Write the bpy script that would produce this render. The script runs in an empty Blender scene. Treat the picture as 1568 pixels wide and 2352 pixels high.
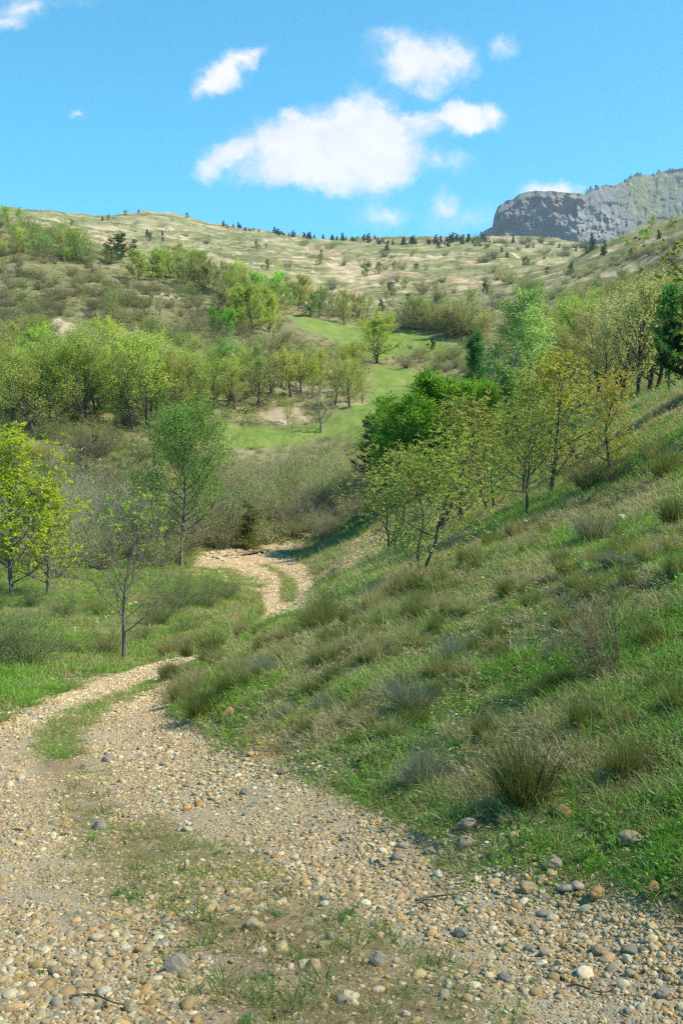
import bpy, math, random
import numpy as np
from mathutils import Vector

R = math.radians
scene = bpy.context.scene
# ------------------------------------------------------------------ camera
F = 2287.0                     # focal length in survey units (35 mm lens, frame 1568 x 2352 units)
PITCH = R(4.4)
EYE = 1.6
cam_d = bpy.data.cameras.new("camera")
cam = bpy.data.objects.new("camera", cam_d)
scene.collection.objects.link(cam)
cam_d.sensor_fit = 'VERTICAL'; cam_d.sensor_height = 36; cam_d.lens = 35
cam_d.clip_start = 0.05; cam_d.clip_end = 30000
cam.location = (0, 0, EYE)
cam.rotation_euler = (R(90) - PITCH, 0, 0)
scene.camera = cam
# ------------------------------------------------------------------ render and exposure
scene.view_settings.view_transform = 'Standard'
scene.view_settings.look = 'None'
scene.view_settings.exposure = 1.22
scene.view_settings.gamma = 1
scene.cycles.max_bounces = 6
scene.cycles.diffuse_bounces = 4
scene.cycles.transmission_bounces = 3
scene.cycles.transparent_max_bounces = 4
scene.cycles.volume_bounces = 0
scene.cycles.use_denoising = False
scene.cycles.use_adaptive_sampling = False
scene.cycles.filter_width = 1.3
scene.cycles.sample_clamp_indirect = 4
SUN_EL, SUN_AZ = 50, 102        # azimuth measured from the view direction (+Y) towards +X
# ------------------------------------------------------------------ sun
sun_d = bpy.data.lights.new("sun", 'SUN')
sun_d.energy = 3.8; sun_d.angle = R(0.6); sun_d.color = (1, 0.945, 0.83)
sun = bpy.data.objects.new("sun", sun_d)
scene.collection.objects.link(sun)
sv = Vector((math.cos(R(SUN_EL)) * math.sin(R(SUN_AZ)), math.cos(R(SUN_EL)) * math.cos(R(SUN_AZ)), math.sin(R(SUN_EL))))
sun.rotation_euler = (-sv).to_track_quat('-Z', 'Y').to_euler()


def ray(u, v):
    cx = (np.asarray(u, float) - 784) / F; cy = (1176 - np.asarray(v, float)) / F
    dy = math.cos(PITCH) + cy * math.sin(PITCH)
    return cx / dy, (-math.sin(PITCH) + cy * math.cos(PITCH)) / dy


# ------------------------------------------------------------------ node helper
class NT:
    def __init__(s, nt):
        s.nt = nt; s.n = nt.nodes; s.l = nt.links
    def new(s, t, **kw):
        nd = s.n.new(t)
        for k, x in kw.items():
            if k.startswith('i_'):
                key = k[2:]
                key = int(key) if key.isdigit() else key.replace('_', ' ')
                s.set(nd.inputs[key], x)
            else:
                setattr(nd, k, x)
        return nd
    def set(s, sock, x):
        if isinstance(x, bpy.types.NodeSocket):
            s.l.new(x, sock)
        else:
            sock.default_value = x
    def math(s, op, a, b=0.0, clamp=False, c=None):
        nd = s.n.new('ShaderNodeMath'); nd.operation = op; nd.use_clamp = clamp
        s.set(nd.inputs[0], a); s.set(nd.inputs[1], b)
        if c is not None: s.set(nd.inputs[2], c)
        return nd.outputs[0]
    def mix(s, f, a, b, bt='MIX'):
        nd = s.n.new('ShaderNodeMix'); nd.data_type = 'RGBA'; nd.blend_type = bt
        s.set(nd.inputs[0], f); s.set(nd.inputs[6], c4(a)); s.set(nd.inputs[7], c4(b))
        return nd.outputs[2]
    def noise(s, scale, detail=4, rough=.55, vec=None, dist=0.0, out=0):
        nd = s.n.new('ShaderNodeTexNoise')
        nd.inputs['Scale'].default_value = scale; nd.inputs['Detail'].default_value = detail
        nd.inputs['Roughness'].default_value = rough; nd.inputs['Distortion'].default_value = dist
        if vec is not None: s.l.new(vec, nd.inputs['Vector'])
        return nd.outputs[out]
    def ramp(s, f, pts, interp='LINEAR'):
        nd = s.n.new('ShaderNodeValToRGB'); s.l.new(f, nd.inputs[0])
        cr = nd.color_ramp; cr.interpolation = interp
        while len(cr.elements) < len(pts): cr.elements.new(.5)
        for e, (p, c) in zip(cr.elements, pts):
            e.position = p; e.color = c4(c)
        return nd.outputs[0]
    def step(s, x, lo, hi):
        nd = s.n.new('ShaderNodeMapRange'); nd.interpolation_type = 'SMOOTHSTEP'
        s.set(nd.inputs[0], x); nd.inputs[1].default_value = lo; nd.inputs[2].default_value = hi
        return nd.outputs[0]


def c4(c):
    if isinstance(c, bpy.types.NodeSocket): return c
    if isinstance(c, (int, float)): return (c, c, c, 1)
    return tuple(c) + (1,) if len(c) == 3 else c


# ------------------------------------------------------------------ world: sky and clouds
world = bpy.data.worlds.new("World"); scene.world = world; world.use_nodes = True
w = NT(world.node_tree); w.n.clear()
sky = w.new('ShaderNodeTexSky', sky_type='NISHITA')
sky.sun_disc = False; sky.sun_elevation = R(SUN_EL); sky.sun_rotation = R(SUN_AZ)
sky.altitude = 900; sky.air_density = 1.0; sky.dust_density = 0.3; sky.ozone_density = 2.0
SKY_S = 0.13
skycol = w.mix(1.0, sky.outputs[0], (0.16, 0.74, 0.80), 'MULTIPLY')
tc = w.new('ShaderNodeTexCoord')
sep = w.new('ShaderNodeSeparateXYZ'); w.l.new(tc.outputs['Generated'], sep.inputs[0])
yy = w.math('MAXIMUM', sep.outputs[1], 0.02)
ax = w.math('DIVIDE', sep.outputs[0], yy); qz = w.math('DIVIDE', sep.outputs[2], yy)
comb = w.new('ShaderNodeCombineXYZ'); w.l.new(ax, comb.inputs[0]); w.l.new(qz, comb.inputs[1])
P0 = comb.outputs[0]
def vm(op, a, b, out=0):
    nd = w.n.new('ShaderNodeVectorMath'); nd.operation = op
    w.set(nd.inputs[0], a)
    if op == 'SCALE': w.set(nd.inputs[3], b)
    else: w.set(nd.inputs[1], b)
    return nd.outputs[out]
wn = w.noise(9, 4, .6, P0, out=1)
warp = vm('SCALE', vm('SUBTRACT', wn, (.5, .5, .5)), 0.045)
wn2 = w.noise(38, 4, .6, P0, out=1)
warp2 = vm('SCALE', vm('SUBTRACT', wn2, (.5, .5, .5)), 0.024)
P1 = vm('ADD', vm('ADD', P0, warp), warp2)
# u, v, radius u, radius v, turn (deg, counter-clockwise), strength
CL = [(750, 335, 215, 105, 4, 1.25), (850, 330, 130, 130, 0, 1.2), (700, 395, 190, 60, -3, 1.0), (810, 275, 90, 70, 0, .9),
      (540, 350, 110, 38, 28, .8), (672, 255, 36, 32, 0, .75),
      (1060, 258, 100, 42, 6, 1.0), (965, 280, 70, 45, 0, .75), (1125, 245, 38, 30, 0, .7),
      (515, 168, 85, 40, 38, .9), (560, 128, 48, 26, 20, .7),
      (970, 140, 120, 72, 0, .85), (1040, 130, 70, 55, 0, .6), (900, 100, 60, 30, 0, .5), (965, 200, 50, 26, 0, .5),
      (1160, 100, 32, 30, 0, .36), (990, 362, 46, 34, -20, .33), (1050, 368, 60, 28, 20, .28),
      (875, 495, 78, 38, 0, .36), (1020, 470, 44, 46, 0, .36), (1060, 505, 95, 44, 0, .30), (700, 440, 45, 26, 0, .5),
      (1272, 438, 78, 34, 0, .9), (60, 25, 160, 32, 8, .34), (10, 55, 70, 18, 10, .36), (175, 245, 20, 10, 0, .3), (-120, 20, 160, 40, 0, .5)]
acc = None
for (u, v, ru, rv, tn, st) in CL:
    a0, q0 = ray(u, v)
    d = vm('SUBTRACT', P1, (float(a0), float(q0), 0))
    if tn:
        rt = w.new('ShaderNodeVectorRotate', rotation_type='Z_AXIS'); w.l.new(d, rt.inputs[0]); rt.inputs['Angle'].default_value = R(-tn)
        d = rt.outputs[0]
    d = vm('MULTIPLY', d, (F / ru / 1.1, F / rv / 1.1, 1))
    ln = vm('LENGTH', d, (0, 0, 0), 1)
    f = w.math('MULTIPLY', w.math('SUBTRACT', 1.0, ln), st)
    acc = f if acc is None else w.new('ShaderNodeMath', operation='SMOOTH_MAX', i_0=acc, i_1=f, i_2=0.12).outputs[0]
cn = w.noise(20, 9, .66, P1)
cn2 = w.noise(7, 3, .5, P1)
fld = w.math('ADD', acc, w.math('MULTIPLY', w.math('SUBTRACT', cn, .5), 1.35))
alpha = w.step(fld, -0.10, 0.66)
alpha = w.math('MULTIPLY', alpha, w.math('MINIMUM', w.math('ADD', w.math('MULTIPLY', acc, 2.3), .20), .96), clamp=True)
alpha = w.math('MULTIPLY', alpha, w.math('GREATER_THAN', sep.outputs[1], .05))
cshade = w.ramp(w.math('ADD', w.math('MULTIPLY', cn2, .5), w.math('MULTIPLY', cn, .5)), [(.36, (.74, .80, .88)), (.52, (.92, .94, .98)), (.66, (1, 1, 1))])
cloudc = w.mix(1.0, cshade, (4.0, 3.72, 3.62), 'MULTIPLY')
col = w.mix(alpha, skycol, cloudc)
bg = w.new('ShaderNodeBackground'); w.l.new(col, bg.inputs[0]); bg.inputs[1].default_value = SKY_S
wo = w.new('ShaderNodeOutputWorld'); w.l.new(bg.outputs[0], wo.inputs[0])

# ------------------------------------------------------------------ noise
def vnoise(x, y, seed=0):
    x = np.asarray(x, float); y = np.asarray(y, float)
    xi = np.floor(x).astype(np.int64); yi = np.floor(y).astype(np.int64)
    fx = x - xi; fy = y - yi
    fx = fx * fx * (3 - 2 * fx); fy = fy * fy * (3 - 2 * fy)
    def h(a, b):
        n = (a * 374761393 + b * 668265263 + seed * 982451653) & 0x7fffffff
        n = ((n ^ (n >> 13)) * 1274126177) & 0x7fffffff
        return ((n ^ (n >> 16)) & 0xffff) / 65535.0
    return (h(xi, yi) * (1 - fx) + h(xi + 1, yi) * fx) * (1 - fy) + (h(xi, yi + 1) * (1 - fx) + h(xi + 1, yi + 1) * fx) * fy
def fbm(x, y, o=4, seed=0):
    s = 0; a = .5; t = 0
    for i in range(o):
        s = s + a * vnoise(x * 2 ** i, y * 2 ** i, seed + i * 17); t += a; a *= .5
    return s / t

# ------------------------------------------------------------------ terrain survey: (v, [(u, distance), ...])
SV = {
 2600: [(-600, 2.2), (0, 2.2), (784, 2.2), (1568, 2.2), (2100, 2.1)],
 2352: [(-500, 3.15), (0, 3.1), (784, 3.1), (1568, 3.0), (2000, 2.7)],
 2100: [(-400, 4.3), (0, 4.3), (784, 4.2), (1300, 4.0), (1568, 3.75), (2000, 3.2)],
 2000: [(-300, 5.2), (0, 5.0), (500, 4.9), (1000, 4.7), (1300, 4.4), (1568, 4.05), (2000, 3.6)],
 1850: [(-300, 7.0), (0, 6.8), (400, 6.6), (800, 6.0), (1200, 5.2), (1568, 4.65)],
 1700: [(-300, 10.3), (0, 10), (300, 9.6), (500, 9), (800, 7.5), (1200, 6.2), (1568, 5.4), (2000, 4.8)],
 1600: [(-300, 14), (0, 13.5), (200, 13.4), (380, 13), (500, 11), (600, 9.8), (900, 8.2), (1200, 7.2), (1568, 6.1)],
 1500: [(-300, 20), (0, 20), (280, 23), (430, 22), (520, 15), (600, 12.8), (800, 10.6), (1200, 8.6), (1568, 7), (2000, 6.2)],
 1400: [(-300, 28), (0, 29), (200, 31), (400, 32), (600, 37), (650, 36.5), (690, 35.5), (715, 30), (740, 19), (850, 13.5), (1000, 11.8), (1200, 10), (1568, 8)],
 1432: [(500, 26), (570, 24), (620, 18), (700, 14.5), (760, 13.2)],
 1340: [(500, 41), (600, 45), (690, 43), (724, 42), (760, 28), (790, 20), (850, 16.5), (1000, 14)],
 1300: [(-300, 40), (0, 42), (200, 45), (430, 50), (600, 52), (700, 50), (770, 38), (830, 26), (900, 20), (1000, 17), (1200, 12.5), (1568, 9.6), (2000, 8.3)],
 1250: [(430, 57), (560, 59), (700, 60), (800, 50), (900, 32), (1000, 22)],
 1200: [(-300, 58), (0, 60), (400, 66), (700, 70), (850, 55), (950, 42), (1050, 28), (1200, 19), (1400, 14.5), (1568, 12)],
 1100: [(-300, 76), (0, 78), (400, 82), (700, 87), (850, 78), (1000, 60), (1100, 45), (1250, 28), (1450, 18), (1568, 15.5), (2000, 12)],
 1040: [(300, 92), (500, 96), (700, 99), (850, 92)],
 1000: [(-300, 96), (0, 98), (200, 100), (400, 104), (600, 107), (750, 108), (850, 102), (950, 92), (1100, 68), (1250, 45), (1400, 28), (1568, 19)],
 950: [(600, 122), (750, 120), (850, 118), (1250, 62), (1400, 36), (1480, 28), (1568, 22.5)],
 900: [(-300, 120), (0, 122), (300, 127), (600, 135), (800, 145), (900, 150), (1000, 148), (1200, 100), (1320, 66), (1400, 52), (1480, 40), (1568, 27), (2000, 20)],
 840: [(850, 183), (1000, 182), (1200, 140), (1400, 85), (1500, 62), (1568, 48)],
 800: [(-300, 148), (0, 150), (300, 160), (600, 180), (800, 215), (1000, 215), (1200, 170), (1400, 110), (1568, 70), (2000, 40)],
 750: [(0, 172), (400, 190), (640, 222), (760, 245), (950, 262), (1060, 260), (1250, 210), (1400, 150), (1568, 105)],
 715: [(0, 190), (200, 197), (400, 212), (600, 245), (750, 275), (850, 320), (1000, 340), (1200, 290), (1400, 210), (1568, 150), (2000, 85)],
 640: [(-300, 222), (0, 228), (200, 238), (330, 255), (450, 262), (545, 272), (650, 480), (800, 520), (900, 500), (1100, 480), (1250, 400), (1400, 300), (1568, 215)],
 600: [(-300, 242), (0, 248), (200, 262), (300, 290), (420, 480), (600, 620), (800, 680), (1000, 650), (1200, 600), (1310, 450), (1450, 350), (1568, 270), (2000, 150)],
 550: [(0, 268), (140, 285), (300, 700), (500, 860), (740, 1010), (1430, 430), (1568, 335)],
 525: [(0, 285), (60, 300), (160, 700), (300, 840), (500, 1020), (1500, 440), (1568, 390)],
}
RIDGE = [(-300, 470, 950), (0, 481, 1000), (100, 489, 1010), (200, 502, 1040), (260, 499, 1050), (320, 487, 1060), (400, 494, 1080), (500, 514, 1100), (600, 531, 1110), (700, 546, 1120),
         (830, 550, 1120), (900, 551, 1120), (1000, 557, 1120), (1100, 552, 1100), (1200, 545, 1050), (1300, 555, 1000), (1400, 566, 950), (1600, 575, 950), (2000, 560, 900)]
SPUR_R = [(1340, 588, 520), (1424, 553, 540), (1500, 522, 520), (1568, 497, 500), (1750, 440, 480), (2100, 400, 420)]
pts = []
for v, row in SV.items():
    for u, Y in row:
        a, q = ray(u, v); pts.append((a, math.log(Y), q))
for u, v, Y in RIDGE:
    a, q = ray(u, v)
    pts.append((a, math.log(Y), q)); pts.append((a, math.log(Y * 1.12), q - .015)); pts.append((a, math.log(Y * 1.6), q - .09))
for u, v, Y in SPUR_R:
    a, q = ray(u, v)
    pts.append((a, math.log(Y), q)); pts.append((a, math.log(Y * 1.15), q - .03))
for (u, v, Y) in [(60, 518, 420), (200, 590, 420), (330, 612, 400), (470, 640, 400), (600, 690, 380), (720, 705, 400)]:   # dip behind the left spur
    a, q = ray(u, v + 8); pts.append((a, math.log(Y), q))
for (u, v, Y) in [(20, 503, 320), (150, 540, 310), (250, 586, 305), (340, 606, 300), (450, 636, 295), (560, 665, 292), (680, 697, 300)]:   # crest of the left spur
    a, q = ray(u, v); pts.append((a, math.log(Y), q))
for a in (-1.4, -.8, -.4, 0, .4, .8, 1.4):
    pts.append((a, math.log(1.3), -EYE / 1.3))
for a, s in ((-1.3, 3), (-1.3, 4.5), (-1.3, 5.5), (1.3, 1.4), (1.3, 2.3), (1.3, 3.5), (1.3, 5)):
    q = {3: -.2, 4.5: 0, 5.5: .18, 1.4: -.1, 2.3: .22, 3.5: .3, 5: .28}[s]
    pts.append((a, s, q))
pts = np.array(pts)
KA = 3.0
def kern(a1, s1, a2, s2):
    return -np.sqrt(((a1[:, None] - a2[None]) * KA) ** 2 + (s1[:, None] - s2[None]) ** 2 + 1e-4)
n = len(pts)
A = np.zeros((n + 3, n + 3))
A[:n, :n] = kern(pts[:, 0], pts[:, 1], pts[:, 0], pts[:, 1]) - np.eye(n) * 0.002
A[:n, n] = 1; A[:n, n + 1] = pts[:, 0]; A[:n, n + 2] = pts[:, 1]; A[n:, :n] = A[:n, n:].T
sol = np.linalg.solve(A, np.concatenate([pts[:, 2], [0, 0, 0]]))
GA = np.concatenate([np.linspace(-1.4, -.46, 70, endpoint=False), np.linspace(-.46, .46, 370), np.linspace(.46, 1.4, 71)[1:]])
GS = np.linspace(math.log(1.25), math.log(1750), 780)
QG = np.zeros((len(GS), len(GA)))
aa = GA
for i, s in enumerate(GS):
    k = kern(aa, np.full(len(aa), s), pts[:, 0], pts[:, 1])
    QG[i] = k @ sol[:n] + sol[n] + sol[n + 1] * aa + sol[n + 2] * s
# soften the survey grid a little
for _ in range(3):
    QG[1:-1] = (QG[:-2] + 2 * QG[1:-1] + QG[2:]) / 4
    QG[:, 1:-1] = (QG[:, :-2] + 2 * QG[:, 1:-1] + QG[:, 2:]) / 4

def sampleq(a, s, G=None):
    G = QG if G is None else G
    fi = np.clip((s - GS[0]) / (GS[1] - GS[0]), 0, len(GS) - 1.001); i = fi.astype(int); fi = fi - i
    j = np.clip(np.searchsorted(GA, a) - 1, 0, len(GA) - 2)
    fj = np.clip((a - GA[j]) / (GA[j + 1] - GA[j]), 0, 1)
    return (G[i, j] * (1 - fj) + G[i, j + 1] * fj) * (1 - fi) + (G[i + 1, j] * (1 - fj) + G[i + 1, j + 1] * fj) * fi

def at(u, v):
    """the point of the terrain seen at survey angle (u, v) -> x, y, z"""
    a, q = ray(u, v)
    gq = sampleq(np.full(len(GS), float(a)), GS)
    k = np.argmax(gq >= q)
    if gq[k] < q: k = len(GS) - 1
    if k == 0: s = GS[0]
    else:
        t = float(np.clip((q - gq[k - 1]) / max(1e-9, gq[k] - gq[k - 1]), 0, 1)); s = GS[k - 1] + t * (GS[k] - GS[k - 1])
    Y = math.exp(s)
    return np.array([float(a) * Y, Y, EYE + float(sampleq(np.array([float(a)]), np.array([s]))[0]) * Y])

def poly_world(p):
    return np.array([at(u, v)[:2] for u, v in p])

def inside(poly, x, y):
    r = np.zeros(x.shape, bool); n = len(poly); j = n - 1
    for i in range(n):
        xi, yi = poly[i]; xj, yj = poly[j]
        c = ((yi > y) != (yj > y)) & (x < (xj - xi) * (y - yi) / (yj - yi + 1e-12) + xi)
        r ^= c; j = i
    return r

def soft(poly, x, y, wob, seed, w0=None):
    """0..1 membership of a world polygon with an irregular rim: average of jittered tests"""
    s = 0
    for k in range(6):
        dx = (fbm(x / wob * .5 + 31 * k, y / wob * .5, 4, seed + k) - .5) * wob * 3
        dy = (fbm(x / wob * .5 - 17 * k, y / wob * .5 + 9, 4, seed + 50 + k) - .5) * wob * 3
        s = s + inside(poly, x + dx, y + dy)
    return s / 6.0

PG = {
 'road': [(-500, 1800), (-150, 1700), (0, 1662), (50, 1632), (150, 1588), (250, 1552), (350, 1522), (420, 1508), (478, 1500), (520, 1480), (590, 1425), (640, 1412),
          (560, 1470), (500, 1512), (420, 1530), (385, 1550), (372, 1590), (400, 1650), (500, 1700), (600, 1745), (740, 1797), (860, 1850), (950, 1920), (1050, 1990), (1180, 2042), (1350, 2078), (1568, 2108), (1900, 2130),
          (2400, 2560), (-900, 2590)],
 'road2': [(440, 1310), (455, 1275), (490, 1262), (600, 1262), (664, 1272), (708, 1302), (728, 1350), (716, 1394), (645, 1426), (592, 1426), (606, 1388), (598, 1360), (560, 1352), (510, 1338), (450, 1322)],
 'wash': [(590, 1252), (660, 1228), (715, 1238), (690, 1262), (640, 1268)],
 'strip2': [(647, 1384), (640, 1362), (648, 1340), (640, 1322), (612, 1304), (580, 1294), (620, 1299), (650, 1312), (674, 1334), (684, 1360), (678, 1382)],
 'strip2b': [(420, 1312), (470, 1300), (540, 1308), (590, 1325), (608, 1350), (600, 1385), (575, 1360), (520, 1348), (450, 1330)],
 'strip1': [(80, 1690), (150, 1640), (230, 1603), (330, 1568), (392, 1548), (345, 1582), (260, 1622), (200, 1680), (190, 1732), (130, 1742)],
 'mid': [(90, 1720), (200, 1700), (270, 1830), (420, 1900), (560, 1980), (760, 2080), (980, 2200), (1250, 2400), (1100, 2590), (380, 2590), (430, 2330), (380, 2200), (230, 2020), (120, 1850)],
 'meadow': [(495, 968), (560, 984), (640, 986), (720, 978), (800, 945), (838, 925), (846, 880), (858, 842), (935, 848), (1040, 862), (1100, 880), (1000, 960), (840, 1008), (760, 1004), (600, 1030), (520, 1034), (488, 1000)],
 'meadow2': [(660, 720), (740, 738), (830, 748), (960, 762), (1110, 800), (1130, 830), (1020, 815), (940, 812), (880, 830), (850, 820), (780, 790), (700, 760)],
 'scree1': [(598, 950), (650, 938), (690, 945), (712, 968), (690, 976), (640, 977), (610, 968)],
 'scree2': [(760, 928), (800, 924), (838, 920), (830, 936), (780, 940)],
 'scree3': [(735, 1330), (770, 1275), (860, 1210), (900, 1225), (880, 1270), (830, 1310), (790, 1335)],
 'scree4': [(830, 1290), (860, 1210), (1000, 1180), (1150, 1140), (1130, 1200), (1000, 1240), (900, 1290)],
 'scree5': [(1438, 985), (1500, 935), (1600, 905), (1600, 960), (1530, 985), (1450, 1005)],
 'scree6': [(690, 1300), (730, 1235), (780, 1215), (800, 1240), (760, 1290), (730, 1330)],
 'scree7': [(600, 1600), (640, 1500), (720, 1470), (700, 1510), (660, 1590), (640, 1640), (720, 1740), (800, 1790), (640, 1760), (520, 1700)],
 'scree8': [(1230, 1280), (1400, 1180), (1560, 1170), (1600, 1290), (1500, 1330), (1350, 1330)],
 'bare1': [(240, 660), (330, 665), (430, 672), (428, 690), (340, 690), (260, 680)],
 'bare2': [(0, 770), (80, 740), (150, 730), (210, 765), (140, 790), (60, 795)],
 'bare3': [(200, 765), (330, 745), (420, 790), (560, 800), (700, 815), (690, 840), (520, 825), (380, 820), (230, 800)],
 'bare4': [(0, 500), (200, 520), (300, 555), (310, 590), (230, 565), (120, 530), (0, 520)],
 'bare5': [(700, 1400), (640, 1350), (600, 1390)],
 'far1': [(640, 640), (700, 650), (860, 680), (880, 700), (790, 720), (700, 690), (620, 660)],
 'far2': [(680, 560), (760, 568), (830, 590), (920, 622), (900, 660), (800, 640), (770, 612), (740, 590)],
}
WP = {k: poly_world(v) for k, v in PG.items() if k != 'bare5'}

LEDGES = [[(430, 510), (500, 519), (565, 532), (640, 541)], [(560, 556), (640, 553), (720, 560), (792, 574), (840, 577)], [(690, 566), (745, 573), (800, 590), (862, 604), (905, 614)], [(700, 588), (772, 603), (812, 624), (880, 632)], [(770, 610), (820, 640), (890, 650)],
 [(590, 640), (680, 654), (770, 668), (870, 690)], [(560, 655), (650, 668), (740, 690), (820, 706)], [(380, 545), (470, 552), (540, 566), (610, 574)], [(450, 585), (540, 598), (640, 612), (740, 628)], [(900, 580), (990, 588), (1060, 600), (1130, 608)],
 [(880, 640), (950, 630), (1040, 640), (1120, 655)], [(330, 520), (420, 528), (520, 541)], [(1120, 575), (1220, 585), (1300, 600)], [(640, 600), (700, 606), (760, 618)], [(60, 500), (130, 515), (215, 532), (300, 556)], [(1390, 570), (1480, 556), (1560, 530)], [(1350, 640), (1440, 615), (1560, 590)]]
def ledge_mask(x, y):
    r = np.zeros(x.shape)
    for i, L in enumerate(LEDGES):
        P = poly_world(L); jx = (fbm(x * .03, y * .03, 3, 800 + i) - .5) * 22; jy = (fbm(x * .03 + 7, y * .03, 3, 830 + i) - .5) * 22
        for (x1, y1), (x2, y2) in zip(P[:-1], P[1:]):
            dx, dy = x2 - x1, y2 - y1; tt_ = np.clip(((x + jx - x1) * dx + (y + jy - y1) * dy) / (dx * dx + dy * dy + 1e-9), 0, 1)
            d = np.hypot(x + jx - x1 - tt_ * dx, y + jy - y1 - tt_ * dy)
            r = np.maximum(r, np.clip(1.5 - d / (4.5 + 5 * fbm(x * .02, y * .02, 2, 860 + i)), 0, 1))
    return r
def masks(x, y):
    """gravel, meadow, bare, and grass density at world points"""
    Y = y
    gr = soft(WP['road'], x, y, .28, 1)
    near2 = soft(WP['road2'], x, y, .12, 7)
    gr = np.maximum(gr, near2)
    gr = np.maximum(gr, soft(WP['wash'], x, y, .5, 9) * .7)
    st = np.maximum(soft(WP['strip1'], x, y, .25, 11), np.maximum(soft(WP['strip2'], x, y, .10, 12), soft(WP['strip2b'], x, y, .8, 13) * .75))
    mid = soft(WP['mid'], x, y, .3, 14)
    md = np.maximum(soft(WP['meadow'], x, y, 2.0, 15), soft(WP['meadow2'], x, y, 3, 16))
    sc = 0
    for i, k in enumerate(('scree1', 'scree2', 'scree3', 'scree4', 'scree5', 'scree8', 'scree7')):
        sc = np.maximum(sc, np.clip((fbm(x * 1.1 + i, y * 1.1, 3, 640) - .30) * 5, .25, 1) * soft(WP[k], x, y, .3 if k in ('scree7', 'scree8', 'scree5') else .6, 20 + i) * (.8 if k in ('scree4', 'scree7', 'scree8') else 1))
    ba = 0
    for i, k in enumerate(('bare1', 'bare2', 'bare3', 'bare4')):
        ba = np.maximum(ba, soft(WP[k], x, y, 3.5, 30 + i) * .7)
    fr = soft(WP['far1'], x, y, 14, 41) * .6
    fr = np.maximum(fr, soft(WP['far2'], x, y, 16, 42) * .55)
    big = y > 200
    if big.any():
        lm = np.zeros(x.shape); lm[big] = ledge_mask(x[big], y[big]); fr = np.maximum(fr, lm * .62)
    return dict(gravel=gr, strip=st, mid=mid, meadow=md, scree=sc, bare=ba, farbare=fr)

def relief(x, y):
    """small real bumps added to the surveyed ground"""
    Y = np.maximum(y, 1)
    m = inside(WP['road'], x, y) | inside(WP['road2'], x, y)
    k = np.where(m, .25, 1.0)
    z = k * (fbm(x * 2.2, y * 2.2, 3, 3) - .5) * np.clip(.10 + Y * .004, .1, .4)
    z += k * (fbm(x * .35, y * .35, 3, 5) - .5) * np.where(Y < 60, np.clip(Y * .006, .05, .3), np.clip((Y - 35) * .012, .3, 1.2))
    z += (fbm(x * .05, y * .05, 4, 6) - .5) * np.clip((Y - 60) * .012, 0, 7)
    z += (fbm(x * 6, y * 6, 2, 8) - .5) * .03 * (Y < 30)
    # erosion terraces and gullies on the far hillside
    g = fbm(x * .012 + 4, y * .03, 4, 60)
    z -= np.clip(1 - np.abs(g - .5) * 16, 0, 1) * np.clip((Y - 380) * .02, 0, 7)
    return z

SSg, AAg = np.meshgrid(GS, GA, indexing='ij')
Yg = np.exp(SSg); Xg = AAg * Yg
MK = masks(Xg, Yg)
Zg = EYE + QG * Yg + relief(Xg, Yg) - np.clip(MK['farbare'] - .3, 0, 1) * 3.5 * (Yg > 200)
MK['verge'] = soft(WP['road'], Xg, Yg, .7, 61)
QD = (Zg - EYE) / Yg
def mlook(x, y):
    a = np.clip(x / y, -1.39, 1.39); s_ = np.log(y); return {k: sampleq(a, s_, v_) for k, v_ in MK.items()}

def ground_z(x, y):
    y = np.maximum(np.asarray(y, float), 1.26); x = np.asarray(x, float)
    return EYE + sampleq(np.clip(x / y, -1.39, 1.39), np.log(y), QD) * y

def mesh_from(name, verts, faces=None, quads=None, attrs=None, smooth=True, mats=()):
    me = bpy.data.meshes.new(name)
    verts = np.asarray(verts, np.float32)
    if quads is not None:
        q = np.asarray(quads, np.int32); nf, k = q.shape
        me.vertices.add(len(verts)); me.vertices.foreach_set('co', verts.ravel())
        me.loops.add(nf * k); me.loops.foreach_set('vertex_index', q.ravel())
        me.polygons.add(nf)
        me.polygons.foreach_set('loop_start', np.arange(0, nf * k, k, dtype=np.int32))
        try: me.polygons.foreach_set('loop_total', np.full(nf, k, np.int32))
        except Exception: pass
        me.update(calc_edges=True); me.validate()
    else:
        me.from_pydata([tuple(v) for v in verts], [], faces)
    if smooth: me.shade_smooth()
    else: me.shade_flat()
    for (an, dom, typ, dat) in (attrs or []):
        at_ = me.attributes.new(an, typ, dom)
        dat = np.asarray(dat, np.float32)
        at_.data.foreach_set('value' if typ == 'FLOAT' else ('color' if typ == 'FLOAT_COLOR' else 'vector'), dat.ravel())
    for m in mats: me.materials.append(m)
    return me

COL = scene.collection
def link(name, data, parent=None, **props):
    o = bpy.data.objects.new(name, data); COL.objects.link(o)
    if parent is not None: o.parent = parent
    for k, x in props.items(): o[k] = x
    return o

# ------------------------------------------------------------------ materials
def material(name):
    m = bpy.data.materials.new(name); m.use_nodes = True
    t = NT(m.node_tree); t.n.clear()
    o = t.new('ShaderNodeOutputMaterial')
    return m, t, o
def principled(t, o, col, rough=.9, spec=.2, bump=None, bs=.3, bd=.02):
    p = t.new('ShaderNodeBsdfPrincipled')
    t.set(p.inputs['Base Color'], c4(col)); t.set(p.inputs['Roughness'], rough)
    p.inputs['Specular IOR Level'].default_value = spec
    if bump is not None:
        b = t.new('ShaderNodeBump'); t.l.new(bump, b.inputs['Height']); b.inputs['Strength'].default_value = bs; b.inputs['Distance'].default_value = bd
        t.l.new(b.outputs[0], p.inputs['Normal'])
    t.l.new(p.outputs[0], o.inputs[0])
    return p
def attr(t, n, out='Fac', typ='GEOMETRY'):
    nd = t.new('ShaderNodeAttribute', attribute_name=n, attribute_type=typ); return nd.outputs[out]

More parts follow.
